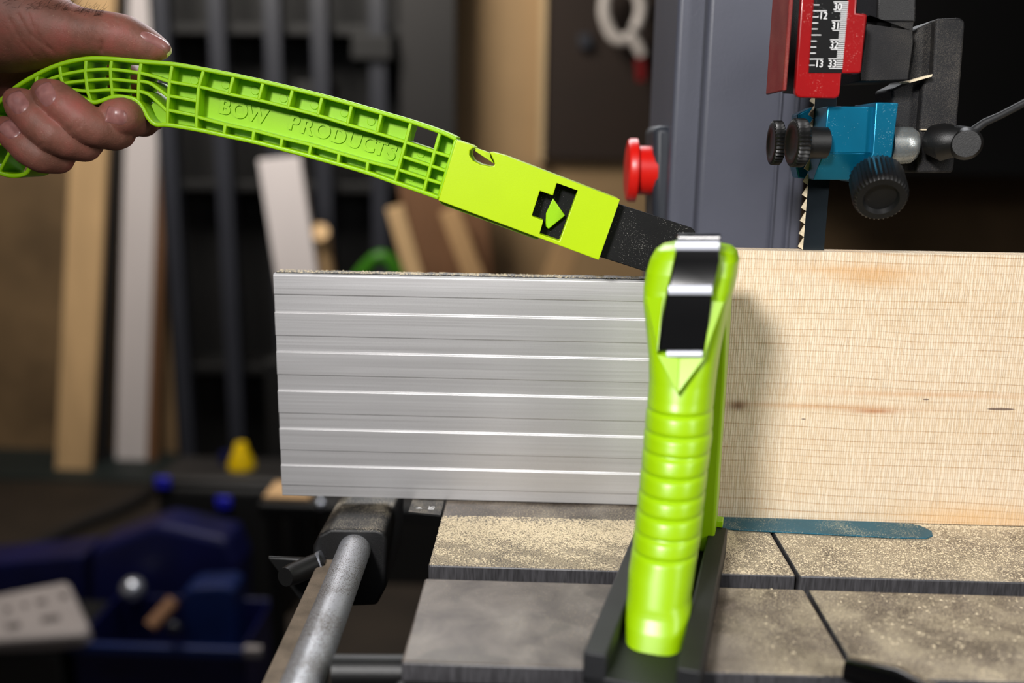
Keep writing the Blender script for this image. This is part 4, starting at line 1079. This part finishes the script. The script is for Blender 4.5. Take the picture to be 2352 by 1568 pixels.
bm = B(); box(bm, P(-120, 1470, TY).x, q0.x-.02, TY-.02, TY+.22, FZ, zs-.02); tag(obj('low_crate', bm, M['black_bg'], None, bevel=.005), 'black crate under the pale printed sack', 'crate')
sk = empty('paper_sack', P(90, 1430, TY), 'pale printed paper sack lying at the lower left corner', 'sack')
sp_ = [P(-60, 1372, TY+.14), P(155, 1330, TY+.16), P(205, 1435, TY), P(192, 1456, TY-.03), P(-60, 1474, TY-.03)]
bm = B(); prism(bm, sp_, (0, .02, -.05)); obj('sack_body', bm, M['label'], sk, bevel=.014, seg=3, smooth=60)
def sack_at(u, v): return sp_[0].lerp(sp_[1], u).lerp(sp_[4].lerp(sp_[2], u), v)
for u, v, wd in ((.30, .38, .06), (.48, .36, .05), (.62, .34, .09), (.86, .30, .07), (.3, .75, .12), (.62, .72, .16)):
    a, b_ = sack_at(u, v), sack_at(u+wd, v); c_ = sack_at(u+wd, v+.10); d_ = sack_at(u, v+.10); nn = Vector((0, -.6, .8))
    bm = B(); prism(bm, [p_+nn*.001 for p_ in (a, b_, c_, d_)], nn*.003); obj('print', bm, M['ink'], sk, smooth=0)
bm = B(); q = P(305, 1352, TY+.19); bmesh.ops.create_uvsphere(bm, u_segments=24, v_segments=12, radius=.028, matrix=Matrix.Translation(q)); tag(obj('glass_bulb', bm, M['silver'], None), 'round pale shiny bulb in the open blue tote', 'bulb')
bm = B(); tube(bm, [P(345, 1440, TY+.04), P(400, 1380, TY+.09)], .017, 14); tag(obj('wooden_stick', bm, M['brown'], None), 'short brown wooden stick in the open blue tote', 'stick')
bm = B(); q = P(397, 1446, TY-.02); tube(bm, [q, q+Vector((0, .01, .004))], .014, 20); tag(obj('metal_cap', bm, M['rack'], None), 'small round grey cap on the rim of the blue tote', 'cap')
bm = B(); q = P(583, 1492, .897); box(bm, q.x-.015, q.x+.015, .885, .899, q.z-.009, q.z+.009); tag(obj('small_tag', bm, M['label'], None, bevel=.003), 'small pale tag on the leg of the black shop stool', 'tag')
# black stand under the fence with an offcut on top
std = empty('shop_stool', down(P(650, 1160, .9)), 'black shop stool just below the left end of the fence', 'stool')
zs_ = P(650, 1152, .9).z
x0, x1 = P(592, 1160, .9).x, P(1100, 1160, .9).x
bm = B(); box(bm, x0, x1, .9, 1.2, zs_-.03, zs_-.004); obj('stool_top', bm, M['black_bg'], std, bevel=.005)
for xx in (x0+.01, x1-.03):
    for yy_ in (.905, 1.17):
        bm = B(); box(bm, xx, xx+.022, yy_, yy_+.022, FZ, zs_-.03); obj('leg', bm, M['black_bg'], std, bevel=.002)
bm = B(); box(bm, x0+.006, P(706, 1150, .9).x, .91, .98, zs_-.004, zs_+.005); tag(obj('wooden_offcut', bm, M['pine2'], None, bevel=.002), 'small wooden offcut on the black stool, just below the left end of the fence', 'offcut')
bm = B(); q = P(736, 1158, .7); bmesh.ops.create_uvsphere(bm, u_segments=20, v_segments=10, radius=.007, matrix=Matrix.Translation(q)); tag(obj('steel_ball_knob', bm, M['silver'], None), 'tiny grey steel knob peeking out under the fence', 'knob')
# dark wall cabinet top right, behind the saw guide
bm = B(); a, b_ = P(1880, 300, 2.2).x, P(2700, 300, 2.2).x; box(bm, a, b_, 2.2, WY, P(2250, 405, 2.2).z, 1.7); tag(obj('wall_cabinet', bm, M['black_bg'], None, bevel=.005, smooth=0), 'black wall cabinet high on the back wall right of the saw guide', 'cabinet')
